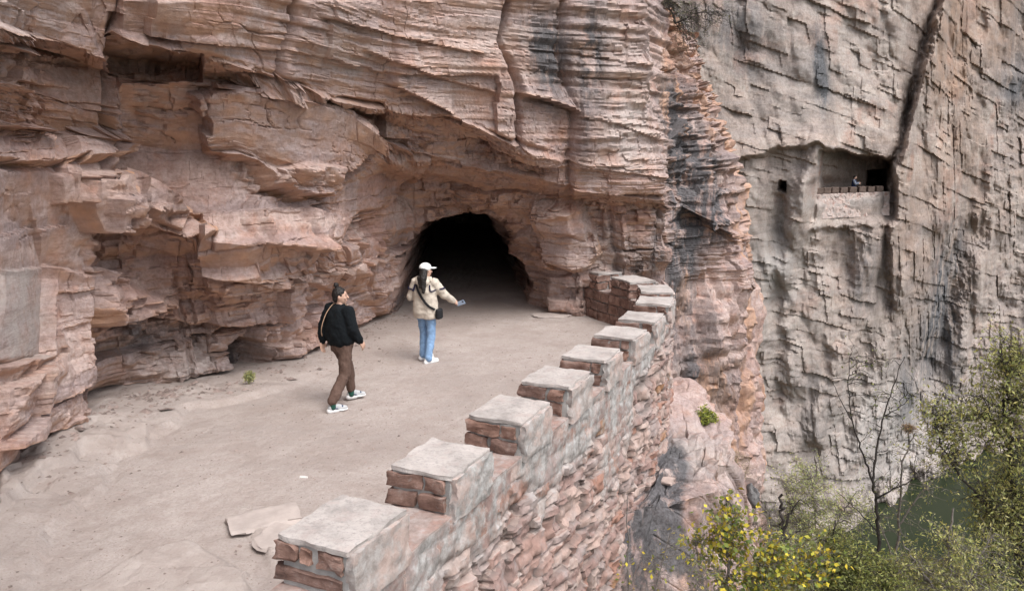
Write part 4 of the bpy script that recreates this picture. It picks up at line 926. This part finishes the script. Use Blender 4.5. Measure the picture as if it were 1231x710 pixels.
plant('dark_stem_shrub', 'shrub with black forked stems behind the yellow leaved bush', 'bush', base_at(940, 13.5), [
    (trunk_to(940, 13.5, (942, 680), (941, 640), (938, 612), (940, 594)), .05, .022), (poly(13.5, (941, 640), (950, 618), (962, 600)), .03, .01), (poly(13.5, (941, 655), (955, 640), (975, 632)), .02, .006)],
    [E_(955, 620, 13.5, 34, 26, .5, 1), E_(930, 650, 13.5, 30, 24, .5, .6)], 20, 5, .25, .9, .05, .5, OLIVE, .3, 18, tr=.005)
plant('olive_bush', 'rounded olive bush with curved dark stems below the bare tree', 'bush', base_at(1030, 11.), [
    (trunk_to(1020, 11., (1015, 740), (1006, 690), (1000, 650), (1004, 625)), .035, .01), (poly(11., (1010, 700), (1024, 680), (1036, 660)), .02, .006), (poly(11., (1015, 760), (1060, 710), (1075, 690)), .02, .006)],
    [E_(1000, 660, 11, 36, 34, .5, .8), E_(1040, 695, 11, 46, 30, .6, 1.5), E_(990, 700, 11, 40, 26, .5, 1)], 50, 7, .26, 8, .058, .38, [(.10, .115, .035), (.13, .14, .045), (.085, .095, .035), (.17, .16, .055)], .5, 19, tr=.0045)
plant('leaf_shrub', 'bright yellow green shrub growing on top of the rock shelf', 'bush', V(842, 522, 13.6), [
    (poly(13.6, (842, 524), (846, 508), (850, 492)), .02, .005), (poly(13.6, (842, 524), (830, 508), (822, 498)), .014, .004), (poly(13.6, (842, 524), (856, 514), (864, 508)), .014, .004)],
    [E_(846, 502, 13.6, 14, 13, .2, 1), E_(828, 502, 13.6, 10, 8, .15, .5), E_(855, 513, 13.6, 8, 6, .15, .4)], 34, 5, .12, 7, .05, .5, YG, .1, 20, wood=twigm, tr=.003)
plant('dry_shrub', 'tan dry twiggy shrub against the buttress beside the shelf', 'bush', V(890, 590, 14.9), [
    (poly(14.9, (890, 592), (886, 570), (884, 548)), .012, .004), (poly(14.9, (890, 592), (896, 570), (902, 552)), .012, .004)],
    [E_(888, 560, 14.9, 16, 24, .3, 1)], 60, 4, .16, 3, .03, .15, DRY, -.3, 21, wood=simple('straw', (.24, .19, .13), .9, .3), tr=.003)
plant('twiggy_bush', 'leafless grey tangle of twigs below the dark shelf face', 'bush', (1.45, 7.6, -6.2), [
    ([(1.45, 7.6, -6.2), *poly(7.9, (756, 760), (754, 690), (755, 640), (754, 596))], .014, .004), (poly(7.9, (756, 790), (790, 700), (806, 640)), .012, .004), (poly(7.9, (760, 790), (830, 720), (850, 690)), .012, .004)],
    [E_(770, 690, 8, 34, 40, .3, 1), E_(815, 680, 8, 36, 46, .3, 1.2), E_(840, 700, 8, 40, 30, .3, 1)], 34, 5, .22, .25, .05, .6, YELL, .4, 22, wood=twigm, tr=.0028)
plant('bare_bush', 'leafless grey twiggy bush in the dip below the cliff bend', 'bush', base_at(920, 16.5), [
    (trunk_to(930, 16.5, (930, 660), (925, 620)), .03, .01), (poly(16.5, (930, 660), (905, 630)), .02, .006)],
    [E_(920, 620, 16.5, 34, 30, .6, 1), E_(960, 650, 16.5, 40, 24, .6, 1)], 50, 6, .30, .3, .05, .5, OLIVE, .3, 23, wood=twigm, tr=.004)
plant('green_tuft', 'small pale green plant against the cliff foot by the dark hollow', 'plant', VZ(299, 461, .02), [
    (poly(11.1, (299, 462), (299, 448)), .008, .003)], [E_(299, 453, 11.05, 6, 8, .06, 1)], 40, 4, .06, 6, .03, .4, PALE, .1, 24, wood=twigm, tr=.002)
plant('weed', 'low grey green weed on the path edge left of the hollow', 'plant', VZ(287, 474, .02), [
    (poly(10.85, (287, 474), (287, 470)), .004, .002)], [E_(287, 471, 10.85, 6, 2.5, .08, 1)], 26, 3, .05, 4, .025, .4, [(.10, .115, .06), (.14, .14, .08)], .1, 25, wood=twigm, tr=.0018)
plant('ledge_shrub', 'dark dry shrub hanging at the top of the streaked column', 'bush', V(812, 24, 19.6), [
    (poly(19.6, (812, 28), (806, 10), (800, -8)), .03, .008), (poly(19.6, (812, 28), (836, 16), (862, 14)), .02, .006)],
    [E_(800, 6, 19.6, 30, 12, .6, 1), E_(850, 22, 19.8, 40, 18, .6, 1.2), E_(834, 60, 19.6, 14, 24, .4, .5)], 36, 5, .4, 2, .05, .35, [(.06, .065, .04), (.10, .095, .06)], .2, 26, tr=.005)
plant('clinging_bush', 'round rusty dry bush clinging to the far cliff above the river', 'bush', V(1093, 518, 50), [
    (poly(50, (1093, 520), (1094, 512)), .03, .01)], [E_(1093, 515, 50, 9, 5, .4, 1)], 50, 5, .3, 5, .10, .4, [(.16, .10, .06), (.13, .09, .05)], .1, 27, wood=twigm, tr=.01)

plant('riverside_bush', 'dull olive bush on the slope under the thin grey stemmed tree', 'bush', base_at(1085, 13.), [
    (trunk_to(1085, 13., (1085, 740), (1082, 700), (1076, 670)), .035, .01), (poly(13., (1084, 720), (1110, 690), (1125, 672)), .02, .006)],
    [E_(1072, 690, 13, 34, 22, .6, 1), E_(1110, 712, 13, 46, 20, .7, 1.2), E_(1160, 710, 13, 50, 24, .7, 1.2)], 34, 6, .30, 8, .066, .36, OLIVE, .4, 28, wood=twigm, tr=.005)
plant('leafy_bush', 'dense grey green bush behind the yellow leaves at the bottom of the view', 'bush', base_at(960, 12.5), [
    (trunk_to(955, 12.5, (955, 740), (960, 700), (965, 660)), .03, .01), (poly(12.5, (955, 730), (930, 690), (915, 660)), .02, .006)],
    [E_(960, 680, 12.5, 46, 30, .6, 1.3), E_(915, 690, 12.5, 36, 30, .6, 1), E_(1010, 700, 12.5, 40, 24, .6, 1)], 40, 6, .30, 7, .062, .40, PALE, .3, 29, wood=twigm, tr=.005)

# ------------------------------------------------------------------ people
def cap_np(p0, p1, r0, r1, n=14):
    p0, p1 = np.asarray(p0, float), np.asarray(p1, float); d = p1 - p0; L = np.linalg.norm(d) + 1e-9; d = d / L
    u_ = np.cross(d, [0.3, .2, .9] if abs(d[2]) < .9 else [1, .2, 0]); u_ /= np.linalg.norm(u_); w_ = np.cross(d, u_)
    rings = []
    for an in np.linspace(-90, 0, 6)[1:]: rings.append((r0 * math.sin(R(an)), r0 * math.cos(R(an))))
    for an in np.linspace(0, 90, 6)[:-1]: rings.append((L + r1 * math.sin(R(an)), r1 * math.cos(R(an))))
    th = np.arange(n) / n * 2 * np.pi
    v = [p0 - d * r0] + [p0 + d * t + r * (math.cos(x) * u_ + math.sin(x) * w_) for t, r in rings for x in th] + [p1 + d * r1]
    return _close(np.array(v), len(rings), n)
def _close(v, k, n):
    f_ = [(0, 1 + (j + 1) % n, 1 + j) for j in range(n)]
    for i in range(k - 1):
        for j in range(n): a_, b_ = 1 + i * n + j, 1 + i * n + (j + 1) % n; f_.append((a_, b_, b_ + n, a_ + n))
    e = 1 + (k - 1) * n; f_ += [(len(v) - 1, e + j, e + (j + 1) % n) for j in range(n)]
    return v, f_
def ell_np(c_, r_, rot=None, n=16, k=9):
    v = [(0, 0, -1)]
    for i in range(1, k): an = -90 + 180 * i / k; v += [(math.cos(R(an)) * math.cos(x), math.cos(R(an)) * math.sin(x), math.sin(R(an))) for x in np.arange(n) / n * 2 * np.pi]
    v = np.array(v + [(0, 0, 1)]) * np.asarray(r_)
    if rot is not None: v = v @ np.array(rot).T
    return _close(v + np.asarray(c_), k - 1, n)
def loft_np(rows, n=20):
    """rows of (z, rx, ry, cx, cy)"""
    th = np.arange(n) / n * 2 * np.pi; v = [(rows[0][3], rows[0][4], rows[0][0])]
    for z_, rx_, ry_, cx, cy in rows: v += [(cx + rx_ * math.copysign(abs(math.cos(x)) ** .85, math.cos(x)), cy + ry_ * math.copysign(abs(math.sin(x)) ** .85, math.sin(x)), z_) for x in th]
    v.append((rows[-1][3], rows[-1][4], rows[-1][0])); return _close(np.array(v, float), len(rows), n)
def remesh(name, prims, vox, mat, parent, it=6, fold=0, fs_=18, xf=None, seed=0):
    bm = bmesh.new()
    for v, f_ in prims:
        vv = [bm.verts.new(tuple(x)) for x in v]
        for q in f_:
            try: bm.faces.new([vv[i] for i in q])
            except ValueError: pass
    bmesh.ops.recalc_face_normals(bm, faces=bm.faces)
    me = bpy.data.meshes.new(name); bm.to_mesh(me); bm.free(); o = bpy.data.objects.new('tmp', me); COL.objects.link(o)
    m_ = o.modifiers.new('r', 'REMESH'); m_.mode = 'VOXEL'; m_.voxel_size = vox
    if it: s_ = o.modifiers.new('s', 'SMOOTH'); s_.iterations = it; s_.factor = .5
    me2 = bpy.data.meshes.new_from_object(o.evaluated_get(bpy.context.evaluated_depsgraph_get())); bpy.data.objects.remove(o); me2.name = name
    n = len(me2.vertices); co = np.zeros(n * 3, np.float32); me2.vertices.foreach_get('co', co); co = co.reshape(-1, 3).astype(float)
    if fold:
        nr = np.zeros(n * 3, np.float32); me2.vertices.foreach_get('normal', nr); nr = nr.reshape(-1, 3)
        dd = fbm(co[:, 0] * fs_ + co[:, 1] * fs_ * .8, co[:, 2] * fs_ + co[:, 1] * fs_ * .5, 3, seed) + .6 * (.25 - abs(vn(co[:, 0] * fs_ * .7 + co[:, 2] * fs_ * .5, co[:, 2] * fs_ * .9 - co[:, 1] * fs_ * .6, seed + 3)))
        co = co + nr * (fold * dd)[:, None]
    if xf is not None: co = co @ xf.T
    me2.vertices.foreach_set('co', co.astype(np.float32).ravel()); me2.materials.clear(); me2.materials.append(mat)
    me2.polygons.foreach_set('use_smooth', np.ones(len(me2.polygons), bool)); me2.update()
    return link(bpy.data.objects.new(name, me2), parent)
def hand_prims(w_, d, up_, side, curl=.5):
    """palm and five fingers; d = forearm direction, up_ = back of the hand, side = thumb side (+1/-1 along d x up)"""
    w_ = np.asarray(w_, float); d = np.asarray(d, float) / np.linalg.norm(d); up_ = np.asarray(up_, float); up_ = up_ - d * up_.dot(d); up_ /= np.linalg.norm(up_); s_ = np.cross(d, up_) * side
    pr = [cap_np(w_ + d * .02 + s_ * k, w_ + d * .075 + s_ * k * 1.35, .014, .0125, 10) for k in (-.022, -.007, .008, .022)]
    for k, L, j in ((-.030, .055, 0), (-.010, .068, 1), (.010, .074, 2), (.030, .066, 3)):
        b_ = w_ + d * .078 + s_ * k; a1 = curl * .9; a2 = curl * 1.9
        p1 = b_ + (d * math.cos(a1) - up_ * math.sin(a1)) * L * .55; p2 = p1 + (d * math.cos(a2) - up_ * math.sin(a2)) * L * .5
        pr += [cap_np(b_, p1, .0095, .0085, 8), cap_np(p1, p2, .0085, .007, 8)]
    t0 = w_ + d * .028 + s_ * .026; t1 = t0 + (d * .6 + s_ * .7 - up_ * .2) * .036; t2 = t1 + (d * .9 + s_ * .1 - up_ * .4) * .03
    return pr + [cap_np(t0, t1, .012, .0098, 8), cap_np(t1, t2, .0098, .008, 8)]
def rz_(a_): return np.array([[math.cos(a_), math.sin(a_), 0], [-math.sin(a_), math.cos(a_), 0], [0, 0, 1]])     # clockwise seen from above
skin = simple('skin', (.52, .33, .25), .6, .06, 20, .1, .002)
hairm = simple('black_hair', (.018, .015, .014), .5, .4, 60, .6, .004)
def head_prims(hc, a_):
    X = rz_(a_); hc = np.asarray(hc, float); g = lambda p: hc + X @ np.asarray(p)
    pr = [ell_np(hc, (.073, .090, .108), X, 20, 12), ell_np(g((0, .022, -.048)), (.058, .064, .062), X), ell_np(g((0, .045, -.088)), (.030, .032, .024), X), cap_np(g((0, .086, .008)), g((0, .105, -.026)), .009, .0135, 10),
          ell_np(g((.074, -.008, -.012)), (.010, .018, .030), X, 10, 6), ell_np(g((-.074, -.008, -.012)), (.010, .018, .030), X, 10, 6),
          ell_np(g((.036, .068, -.03)), (.022, .016, .02), X, 10, 6), ell_np(g((-.036, .068, -.03)), (.022, .016, .02), X, 10, 6), cap_np(g((-.016, .083, -.062)), g((.016, .083, -.062)), .0085, .0085, 8)]
    return pr, g, X
def face_bits(parent, g, X, xf, vox=.003):
    em = simple('eye', (.03, .022, .02), .3, 0, 10, 0); lm = simple('lips', (.42, .17, .15), .5, .05, 10, 0)
    for s_ in (-1, 1):
        remesh('eye', [ell_np(g((.030 * s_, .079, .006)), (.015, .008, .006), X, 10, 6)], vox, em, parent, 1, xf=xf)
        remesh('eyebrow', [cap_np(g((.016 * s_, .086, .024)), g((.046 * s_, .073, .026)), .0038, .003, 8)], vox, hairm, parent, 1, xf=xf)
    remesh('mouth', [cap_np(g((-.018, .086, -.060)), g((.018, .086, -.060)), .0062, .0062, 8)], vox, lm, parent, 1, xf=xf)
def arm_prims(j, r_): return [cap_np(a_, b_, ra, rb) for (a_, b_), (ra, rb) in zip(zip(j, j[1:]), r_)]
def foot_prims(f_, a_, up_=0.):
    X = rz_(a_); f_ = np.asarray(f_, float); g = lambda p: f_ + X @ np.asarray(p); return g, X
def ribbon(name, pts, w_, t_, nrm_c, mat, parent, xf, n=40):
    """a flat strap through pts; its width lies across the direction away from nrm_c"""
    pts = catmull3(np.asarray(pts, float), 8); tg_ = np.gradient(pts, axis=0); tg_ /= np.linalg.norm(tg_, axis=1, keepdims=True)
    c_ = np.asarray(nrm_c, float); nn = pts - c_; nn[:, 2] *= .25; nn -= tg_ * (nn * tg_).sum(1, keepdims=True); nn /= np.linalg.norm(nn, axis=1, keepdims=True); sd_ = np.cross(tg_, nn)
    q = np.stack([pts + sd_ * w_ + nn * t_, pts - sd_ * w_ + nn * t_, pts - sd_ * w_ - nn * t_, pts + sd_ * w_ - nn * t_], 1); k = len(pts)
    i = np.arange(4 * k).reshape(k, 4); jx = np.roll(i, -1, 1); f_ = np.stack([i[:-1], jx[:-1], jx[1:], i[1:]], -1).reshape(-1, 4)
    return mesh_np(name, q.reshape(-1, 3) @ xf.T, f_, mat, parent, 40)
def catmull3(Pn, k):
    Q = np.vstack([2 * Pn[0] - Pn[1], Pn, 2 * Pn[-1] - Pn[-2]]); out = []
    for i in range(1, len(Q) - 2):
        t = np.linspace(0, 1, k, endpoint=False)[:, None]; a_, b_, c_, d = Q[i - 1], Q[i], Q[i + 1], Q[i + 2]
        out.append(.5 * (2 * b_ + (c_ - a_) * t + (2 * a_ - 5 * b_ + 4 * c_ - d) * t * t + (3 * b_ - a_ - 3 * c_ + d) * t ** 3))
    out.append(Pn[-1:]); return np.vstack(out)
def shoe(parent, f_, a_, xf, up_m, sole_m, accent=None):
    g, X = foot_prims(f_, a_)
    u_ = remesh('shoe', [cap_np(g((0, -.055, .058)), g((0, .10, .045)), .040, .034), ell_np(g((0, .125, .042)), (.044, .052, .030), X), cap_np(g((0, -.045, .06)), g((0, -.035, .105)), .042, .040), cap_np(g((0, .0, .085)), g((0, .07, .062)), .036, .034)], .006, up_m, parent, 3, xf=xf)
    remesh('sole', [cap_np(g((0, -.07, .022)), g((0, .03, .020)), .040, .038), ell_np(g((0, .10, .020)), (.048, .085, .022), X), ell_np(g((0, -.06, .022)), (.042, .05, .022), X)], .006, sole_m, u_, 2, xf=xf)
    if accent:
        remesh('stripe', [cap_np(g((s_ * .036, -.05, .07)), g((s_ * .040, .03, .05)), .010, .009) for s_ in (-1, 1)] + [cap_np(g((-.02, .10, .068)), g((.02, .10, .068)), .014, .014)], .005, accent, u_, 2, xf=xf)

# --- person in the black sweater
pa = VZ(413, 487, 0); AZ = R(35); XF = rz_(AZ)
person = tag(empty('person', (pa.x, pa.y, ground_z(pa.x, pa.y) - .0)), 'person in black sweater and brown trousers with topknot walking near cliff', 'person', kind='thing')
LH, RH = (-.085, 0, .86), (.085, 0, .86)
LF, RF = np.array((-.09, .27, .025)), np.array((.10, -.25, .0))
LK, RK = (-.09, .20, .47), (.10, -.05, .455)
LA, RA = LF + (0, -.04, .08), RF + (0, -.03, .09)
lh = [(-.165, -.01, 1.315), (-.245, -.07, 1.09), (-.25, -.10, .875)]; rh = [(.165, -.01, 1.315), (.225, .0, 1.08), (.235, .13, .89)]
hp, g_, X_ = head_prims((0, .015, 1.505), R(48))
bodyp = hp + [cap_np((0, -.01, 1.30), (0, .01, 1.43), .052, .048), loft_np([(.80, .15, .10, 0, 0), (.88, .155, .105, 0, 0), (1.02, .12, .09, 0, 0), (1.2, .15, .10, 0, 0), (1.31, .15, .085, 0, -.01), (1.36, .07, .06, 0, -.01)])]
for h_, k_2, a_2 in ((LH, LK, LA), (RH, RK, RA)): bodyp += [cap_np(h_, k_2, .075, .05), cap_np(k_2, a_2, .048, .034)]
for f_ in (LF, RF): gg, _ = foot_prims(f_, R(22)); bodyp += [cap_np(gg((0, -.05, .06)), gg((0, .10, .04)), .033, .026)]
for j in (lh, rh): bodyp += arm_prims(j, [(.046, .036), (.035, .025)])
bodyp += hand_prims(lh[2], (0.02, -.10, -.95), (-1, 0, 0), 1, .35) + hand_prims(rh[2], (.05, .5, -.75), (1, 0, .2), -1, .45)
remesh('body', bodyp, .0055, skin, person, 2, xf=XF)
face_bits(person, g_, X_, XF)
remesh('hair', [ell_np(g_((0, -.016, .022)), (.080, .094, .103), X_, 20, 12), ell_np(g_((0, -.05, -.03)), (.066, .055, .06), X_), ell_np(g_((0, -.045, .145)), (.036, .036, .034), X_), ell_np(g_((.02, -.06, .165)), (.014, .014, .02), X_)], .006, hairm, person, 2, .006, 50, XF)
black = simple('black_knit', (.0045, .0065, .0085), .95, .25, 90, .5, .004)
sw = [loft_np([(.835, .16, .115, 0, 0), (.85, .175, .13, 0, 0), (.90, .205, .155, 0, -.005), (1.02, .215, .165, 0, -.01), (1.18, .205, .15, 0, -.01), (1.28, .19, .125, 0, -.01), (1.345, .13, .095, 0, -.012), (1.385, .07, .068, 0, -.005), (1.40, .062, .06, 0, 0)])]
for j in (lh, rh): sw += [cap_np(j[0], j[1], .088, .082), cap_np(j[1], (np.array(j[1]) * .25 + np.array(j[2]) * .75), .080, .066), cap_np(np.array(j[1]) * .2 + np.array(j[2]) * .8, np.array(j[1]) * .03 + np.array(j[2]) * .97, .052, .044)]
remesh('sweater', sw, .009, black, person, 5, .016, 11, XF, 900)
brown = simple('brown_cloth', (.105, .066, .052), .9, .18, 40, .3, .003)
tr_ = [loft_np([(.76, .14, .115, 0, 0), (.86, .165, .125, 0, 0), (.93, .15, .115, 0, 0)])]
for h_, k_2, a_2 in ((LH, LK, LA), (RH, RK, RA)): tr_ += [cap_np(h_, k_2, .100, .078), cap_np(k_2, np.array(a_2) + (0, 0, .07), .078, .066)]
remesh('trousers', tr_, .009, brown, person, 4, .016, 10, XF, 910)
green = simple('green_sock', (.02, .075, .055), .9, .2, 50); navy_s = simple('shoe_navy', (.07, .09, .14), .7, .2, 30); grey_s = simple('shoe_grey', (.42, .43, .44), .8, .15, 30); white_s = simple('white_rubber', (.72, .72, .72), .6, .05, 30)
for f_, a_2 in ((LF, LA), (RF, RA)):
    remesh('sock', [cap_np(np.array(a_2) + (0, 0, -.02), np.array(a_2) + (0, 0, .10), .042, .043)], .006, green, person, 2, xf=XF)
    shoe(person, f_, R(24), XF, grey_s, white_s, navy_s)
tan = simple('tan_strap', (.42, .28, .19), .8, .12, 40)
bag = tag(empty('shoulder_bag', person.location), 'tan strapped shoulder bag worn by the person in the black sweater', 'bag', kind='thing')
ribbon('strap', [(.02, .11, 1.36), (-.03, .04, 1.425), (-.075, -.04, 1.395), (-.105, -.12, 1.31), (-.135, -.165, 1.20), (-.165, -.185, 1.07), (-.21, -.13, .97), (-.235, .0, .92), (-.21, .12, .90)], .017, .004, (0, 0, 1.1), tan, bag, XF)
remesh('pouch', [loft_np([(.78, .085, .03, -.19, .17), (.80, .095, .04, -.19, .17), (.90, .09, .035, -.19, .17), (.92, .08, .025, -.19, .17)])], .006, tan, bag, 3, xf=XF)

# --- person in the beige jacket
pb = VZ(513, 434, 0); AZ = R(18); XF = rz_(AZ)
person2 = tag(empty('person', (pb.x, pb.y, ground_z(pb.x, pb.y))), 'person in beige hooded jacket, jeans and white cap facing the tunnel', 'person', kind='thing')
LH, RH = (-.08, 0, .87), (.08, 0, .87); LF, RF = np.array((-.085, .10, .02)), np.array((.075, -.06, .0))
LK, RK = (-.085, .10, .47), (.08, .02, .46); LA, RA = LF + (0, -.04, .09), RF + (0, -.03, .09)
lh = [(-.16, -.01, 1.32), (-.25, .0, 1.08), (-.12, .17, 1.0)]; rh = [(.16, -.01, 1.32), (.285, .12, 1.10), (.36, .33, .965)]
hp, g_, X_ = head_prims((0, .02, 1.505), R(46))
bodyp = hp + [cap_np((0, -.01, 1.30), (0, .01, 1.43), .05, .046), loft_np([(.80, .15, .10, 0, 0), (.88, .155, .105, 0, 0), (1.02, .12, .09, 0, 0), (1.2, .145, .10, 0, 0), (1.31, .145, .085, 0, -.01), (1.36, .07, .06, 0, -.01)])]
for h_, k_2, a_2 in ((LH, LK, LA), (RH, RK, RA)): bodyp += [cap_np(h_, k_2, .072, .048), cap_np(k_2, a_2, .046, .033)]
for f_ in (LF, RF): gg, _ = foot_prims(f_, R(30)); bodyp += [cap_np(gg((0, -.05, .06)), gg((0, .10, .04)), .032, .025)]
for j in (lh, rh): bodyp += arm_prims(j, [(.045, .035), (.034, .024)])
dr = np.array(rh[2]) - np.array(rh[1]); bodyp += hand_prims(lh[2], (.6, .6, .1), (0, .3, 1), 1, .6) + hand_prims(rh[2], dr + (0, 0, .05), (.8, -.3, .5), -1, .62)
remesh('body', bodyp, .0055, skin, person2, 2, xf=XF); face_bits(person2, g_, X_, XF)
remesh('hair', [ell_np(g_((0, -.016, .012)), (.079, .093, .098), X_, 20, 12), cap_np((0, -.05, 1.49), (.03, -.15, 1.395), .062, .062), cap_np((.03, -.15, 1.395), (.06, -.20, 1.19), .060, .026), cap_np((-.03, -.14, 1.41), (.0, -.19, 1.27), .045, .022), cap_np(g_((.052, -.02, -.03)), g_((.09, -.10, -.22)), .024, .016)], .006, hairm, person2, 3, .008, 45, XF)
white = simple('white_cloth', (.74, .76, .75), .8, .06, 30)
capo = remesh('cap', [ell_np(g_((0, -.004, .052)), (.086, .100, .078), X_, 20, 12)], .006, white, person2, 2, xf=XF)
remesh('brim', [ell_np(g_((0, .115, .038)), (.066, .075, .010), X_, 18, 8)], .005, white, capo, 2, xf=XF)
beige = simple('beige_cloth', (.52, .46, .39), .8, .06, 14, .15, .003)
jk = [loft_np([(.735, .17, .125, 0, 0), (.75, .19, .145, 0, 0), (.85, .205, .16, 0, -.005), (1.0, .195, .15, 0, -.01), (1.18, .195, .145, 0, -.01), (1.28, .185, .12, 0, -.01), (1.345, .13, .095, 0, -.012), (1.385, .08, .075, 0, 0), (1.41, .07, .066, 0, .01)])]
for j in (lh, rh): jk += [cap_np(j[0], j[1], .080, .074), cap_np(j[1], np.array(j[1]) * .1 + np.array(j[2]) * .9, .072, .050)]
jo_ = remesh('jacket', jk, .009, beige, person2, 5, .020, 10, XF, 920)
remesh('hood', [ell_np((0, -.115, 1.335), (.125, .062, .085), None, 18, 10), cap_np((-.10, -.05, 1.38), (.10, -.05, 1.38), .045, .045), cap_np((-.11, -.06, 1.36), (-.075, .05, 1.385), .04, .03), cap_np((.11, -.06, 1.36), (.075, .05, 1.385), .04, .03)], .008, beige, jo_, 4, .014, 14, XF, 925)
navy = simple('navy_trim', (.022, .02, .05), .8, .1, 30)
for j, s_ in ((lh, -1), (rh, 1)):
    a_, b_ = np.array(j[0]), np.array(j[1]); pts = [a_ + (b_ - a_) * .52 + v for v in (np.array((-s_ * .02, -.088, .01)), np.array((s_ * .055, -.062, .02)), np.array((s_ * .085, 0, .03)), np.array((s_ * .05, .07, .02)))]
    ribbon('trim', [(s_ * .125, -.115, 1.30), (s_ * .15, -.135, 1.20), *pts], .012, .006, a_ + (b_ - a_) * .5, navy, jo_, XF)
denim = simple('light_denim', (.20, .32, .50), .9, .18, 24, .25, .003)
tr_ = [loft_np([(.77, .135, .11, 0, 0), (.87, .16, .12, 0, 0), (.93, .145, .11, 0, 0)])]
for h_, k_2, a_2 in ((LH, LK, LA), (RH, RK, RA)): tr_ += [cap_np(h_, k_2, .094, .072), cap_np(k_2, np.array(a_2) + (0, 0, .0), .072, .060)]
remesh('jeans', tr_, .009, denim, person2, 4, .014, 12, XF, 930)
for f_ in (LF, RF): shoe(person2, f_, R(32), XF, white, white_s)
blk = simple('black_nylon', (.014, .014, .016), .7, .2, 40)
bag2 = tag(empty('crossbody_bag', person2.location), 'small black crossbody bag at the right hip over the beige jacket', 'bag', kind='thing')
ribbon('strap', [(-.02, .13, 1.30), (-.075, .06, 1.40), (-.105, -.03, 1.405), (-.10, -.125, 1.33), (-.055, -.172, 1.22), (.03, -.182, 1.08), (.12, -.168, .97), (.20, -.09, .90)], .019, .005, (0, 0, 1.1), blk, bag2, XF)
remesh('pouch', [loft_np([(.74, .04, .075, .235, .0), (.755, .05, .09, .235, .0), (.88, .048, .088, .235, .0), (.90, .035, .075, .235, .0)])], .006, blk, bag2, 3, xf=XF)
hd = np.array(rh[2]) + dr / np.linalg.norm(dr) * .095
ph_e = tag(empty('phone', person2.location), 'light blue backed phone held in the right hand of the beige jacket', 'phone', kind='thing')
Y_ = rz_(R(65)); bm = bmesh.new(); bmesh.ops.create_cube(bm, size=1); bmesh.ops.bevel(bm, geom=bm.edges[:], offset=.08, segments=2, affect='EDGES')
def phone_part(name, sc_, off, mat):
    bm = bmesh.new(); bmesh.ops.create_cube(bm, size=1)
    for v in bm.verts: v.co = Vector((v.co.x * sc_[0], v.co.y * sc_[1], v.co.z * sc_[2]))
    bmesh.ops.bevel(bm, geom=bm.edges[:], offset=min(sc_) * .3, segments=2, affect='EDGES')
    Xp = np.array(Matrix.Rotation(R(-22), 3, 'Y') @ Matrix.Rotation(R(20), 3, 'X'))
    for v in bm.verts: v.co = Vector(XF @ (hd + np.array((.035, .055, .005)) + Xp @ (np.array(v.co) + np.array(off))))
    return bm_obj(name, bm, mat, ph_e, 40)
bm.free()
phone_part('case', (.15, .010, .075), (0, 0, 0), simple('phone_case', (.36, .46, .60), .4, .05, 10, 0)); phone_part('screen', (.138, .004, .066), (0, .0072, 0), simple('phone_glass', (.02, .02, .025), .1, 0, 10, 0)); phone_part('camera_bump', (.03, .006, .03), (.05, -.0075, .016), simple('camera_glass', (.05, .05, .06), .2, 0, 10, 0))

# --- distant person behind the far parapet
q = far_pts([1026], .75)[0]; XF = rz_(R(120))
person3 = tag(empty('person', (q[0], q[1], zf)), 'distant person in navy top behind the far notch parapet', 'person', kind='thing')
lh = [(-.16, 0, 1.33), (-.25, .12, 1.12), (-.02, .30, 1.14)]; rh = [(.16, 0, 1.33), (.25, .12, 1.12), (.04, .30, 1.20)]
hp, g_, X_ = head_prims((0, .03, 1.51), 0)
bodyp = hp + [cap_np((0, 0, 1.3), (0, .01, 1.43), .055, .05), loft_np([(.8, .15, .1, 0, 0), (1.0, .14, .1, 0, 0), (1.2, .16, .11, 0, 0), (1.32, .15, .09, 0, 0), (1.36, .07, .06, 0, 0)])]
for s_ in (-1, 1): bodyp += [cap_np((s_ * .09, 0, .86), (s_ * .1, .02, .46), .08, .055), cap_np((s_ * .1, .02, .46), (s_ * .1, 0, .08), .05, .036), cap_np((s_ * .1, -.04, .04), (s_ * .1, .13, .035), .035, .03)]
for j in (lh, rh): bodyp += arm_prims(j, [(.048, .038), (.036, .028)])
bodyp += hand_prims(lh[2], (.8, .3, .1), (0, .5, .8), 1, .6) + hand_prims(rh[2], (-.8, .3, .2), (0, .5, .8), 1, .6)
remesh('body', bodyp, .007, skin, person3, 2, xf=XF)
remesh('hair', [ell_np(g_((0, -.016, .02)), (.082, .094, .104), X_)], .008, hairm, person3, 1, xf=XF)
navy2 = simple('navy_cloth', (.02, .03, .075), .9, .2, 20); pale_c = simple('pale_sleeve', (.17, .19, .24), .9, .1, 20)
remesh('top', [loft_np([(.78, .18, .13, 0, 0), (1.0, .185, .14, 0, 0), (1.2, .19, .14, 0, 0), (1.3, .18, .12, 0, 0), (1.36, .1, .09, 0, 0), (1.39, .07, .07, 0, 0)])], .01, navy2, person3, 4, .012, 10, XF)
for j in (lh, rh): remesh('sleeve', [cap_np(j[0], j[1], .075, .066), cap_np(j[1], np.array(j[1]) * .15 + np.array(j[2]) * .85, .064, .05)], .01, pale_c, person3, 3, .01, 10, XF)
remesh('trousers', [loft_np([(.74, .15, .12, 0, 0), (.9, .165, .12, 0, 0)])] + [cap_np((s_ * .09, 0, .84), (s_ * .1, .02, .46), .095, .075) for s_ in (-1, 1)] + [cap_np((s_ * .1, .02, .46), (s_ * .1, 0, .12), .073, .062) for s_ in (-1, 1)], .01, navy2, person3, 3, .01, 10, XF)
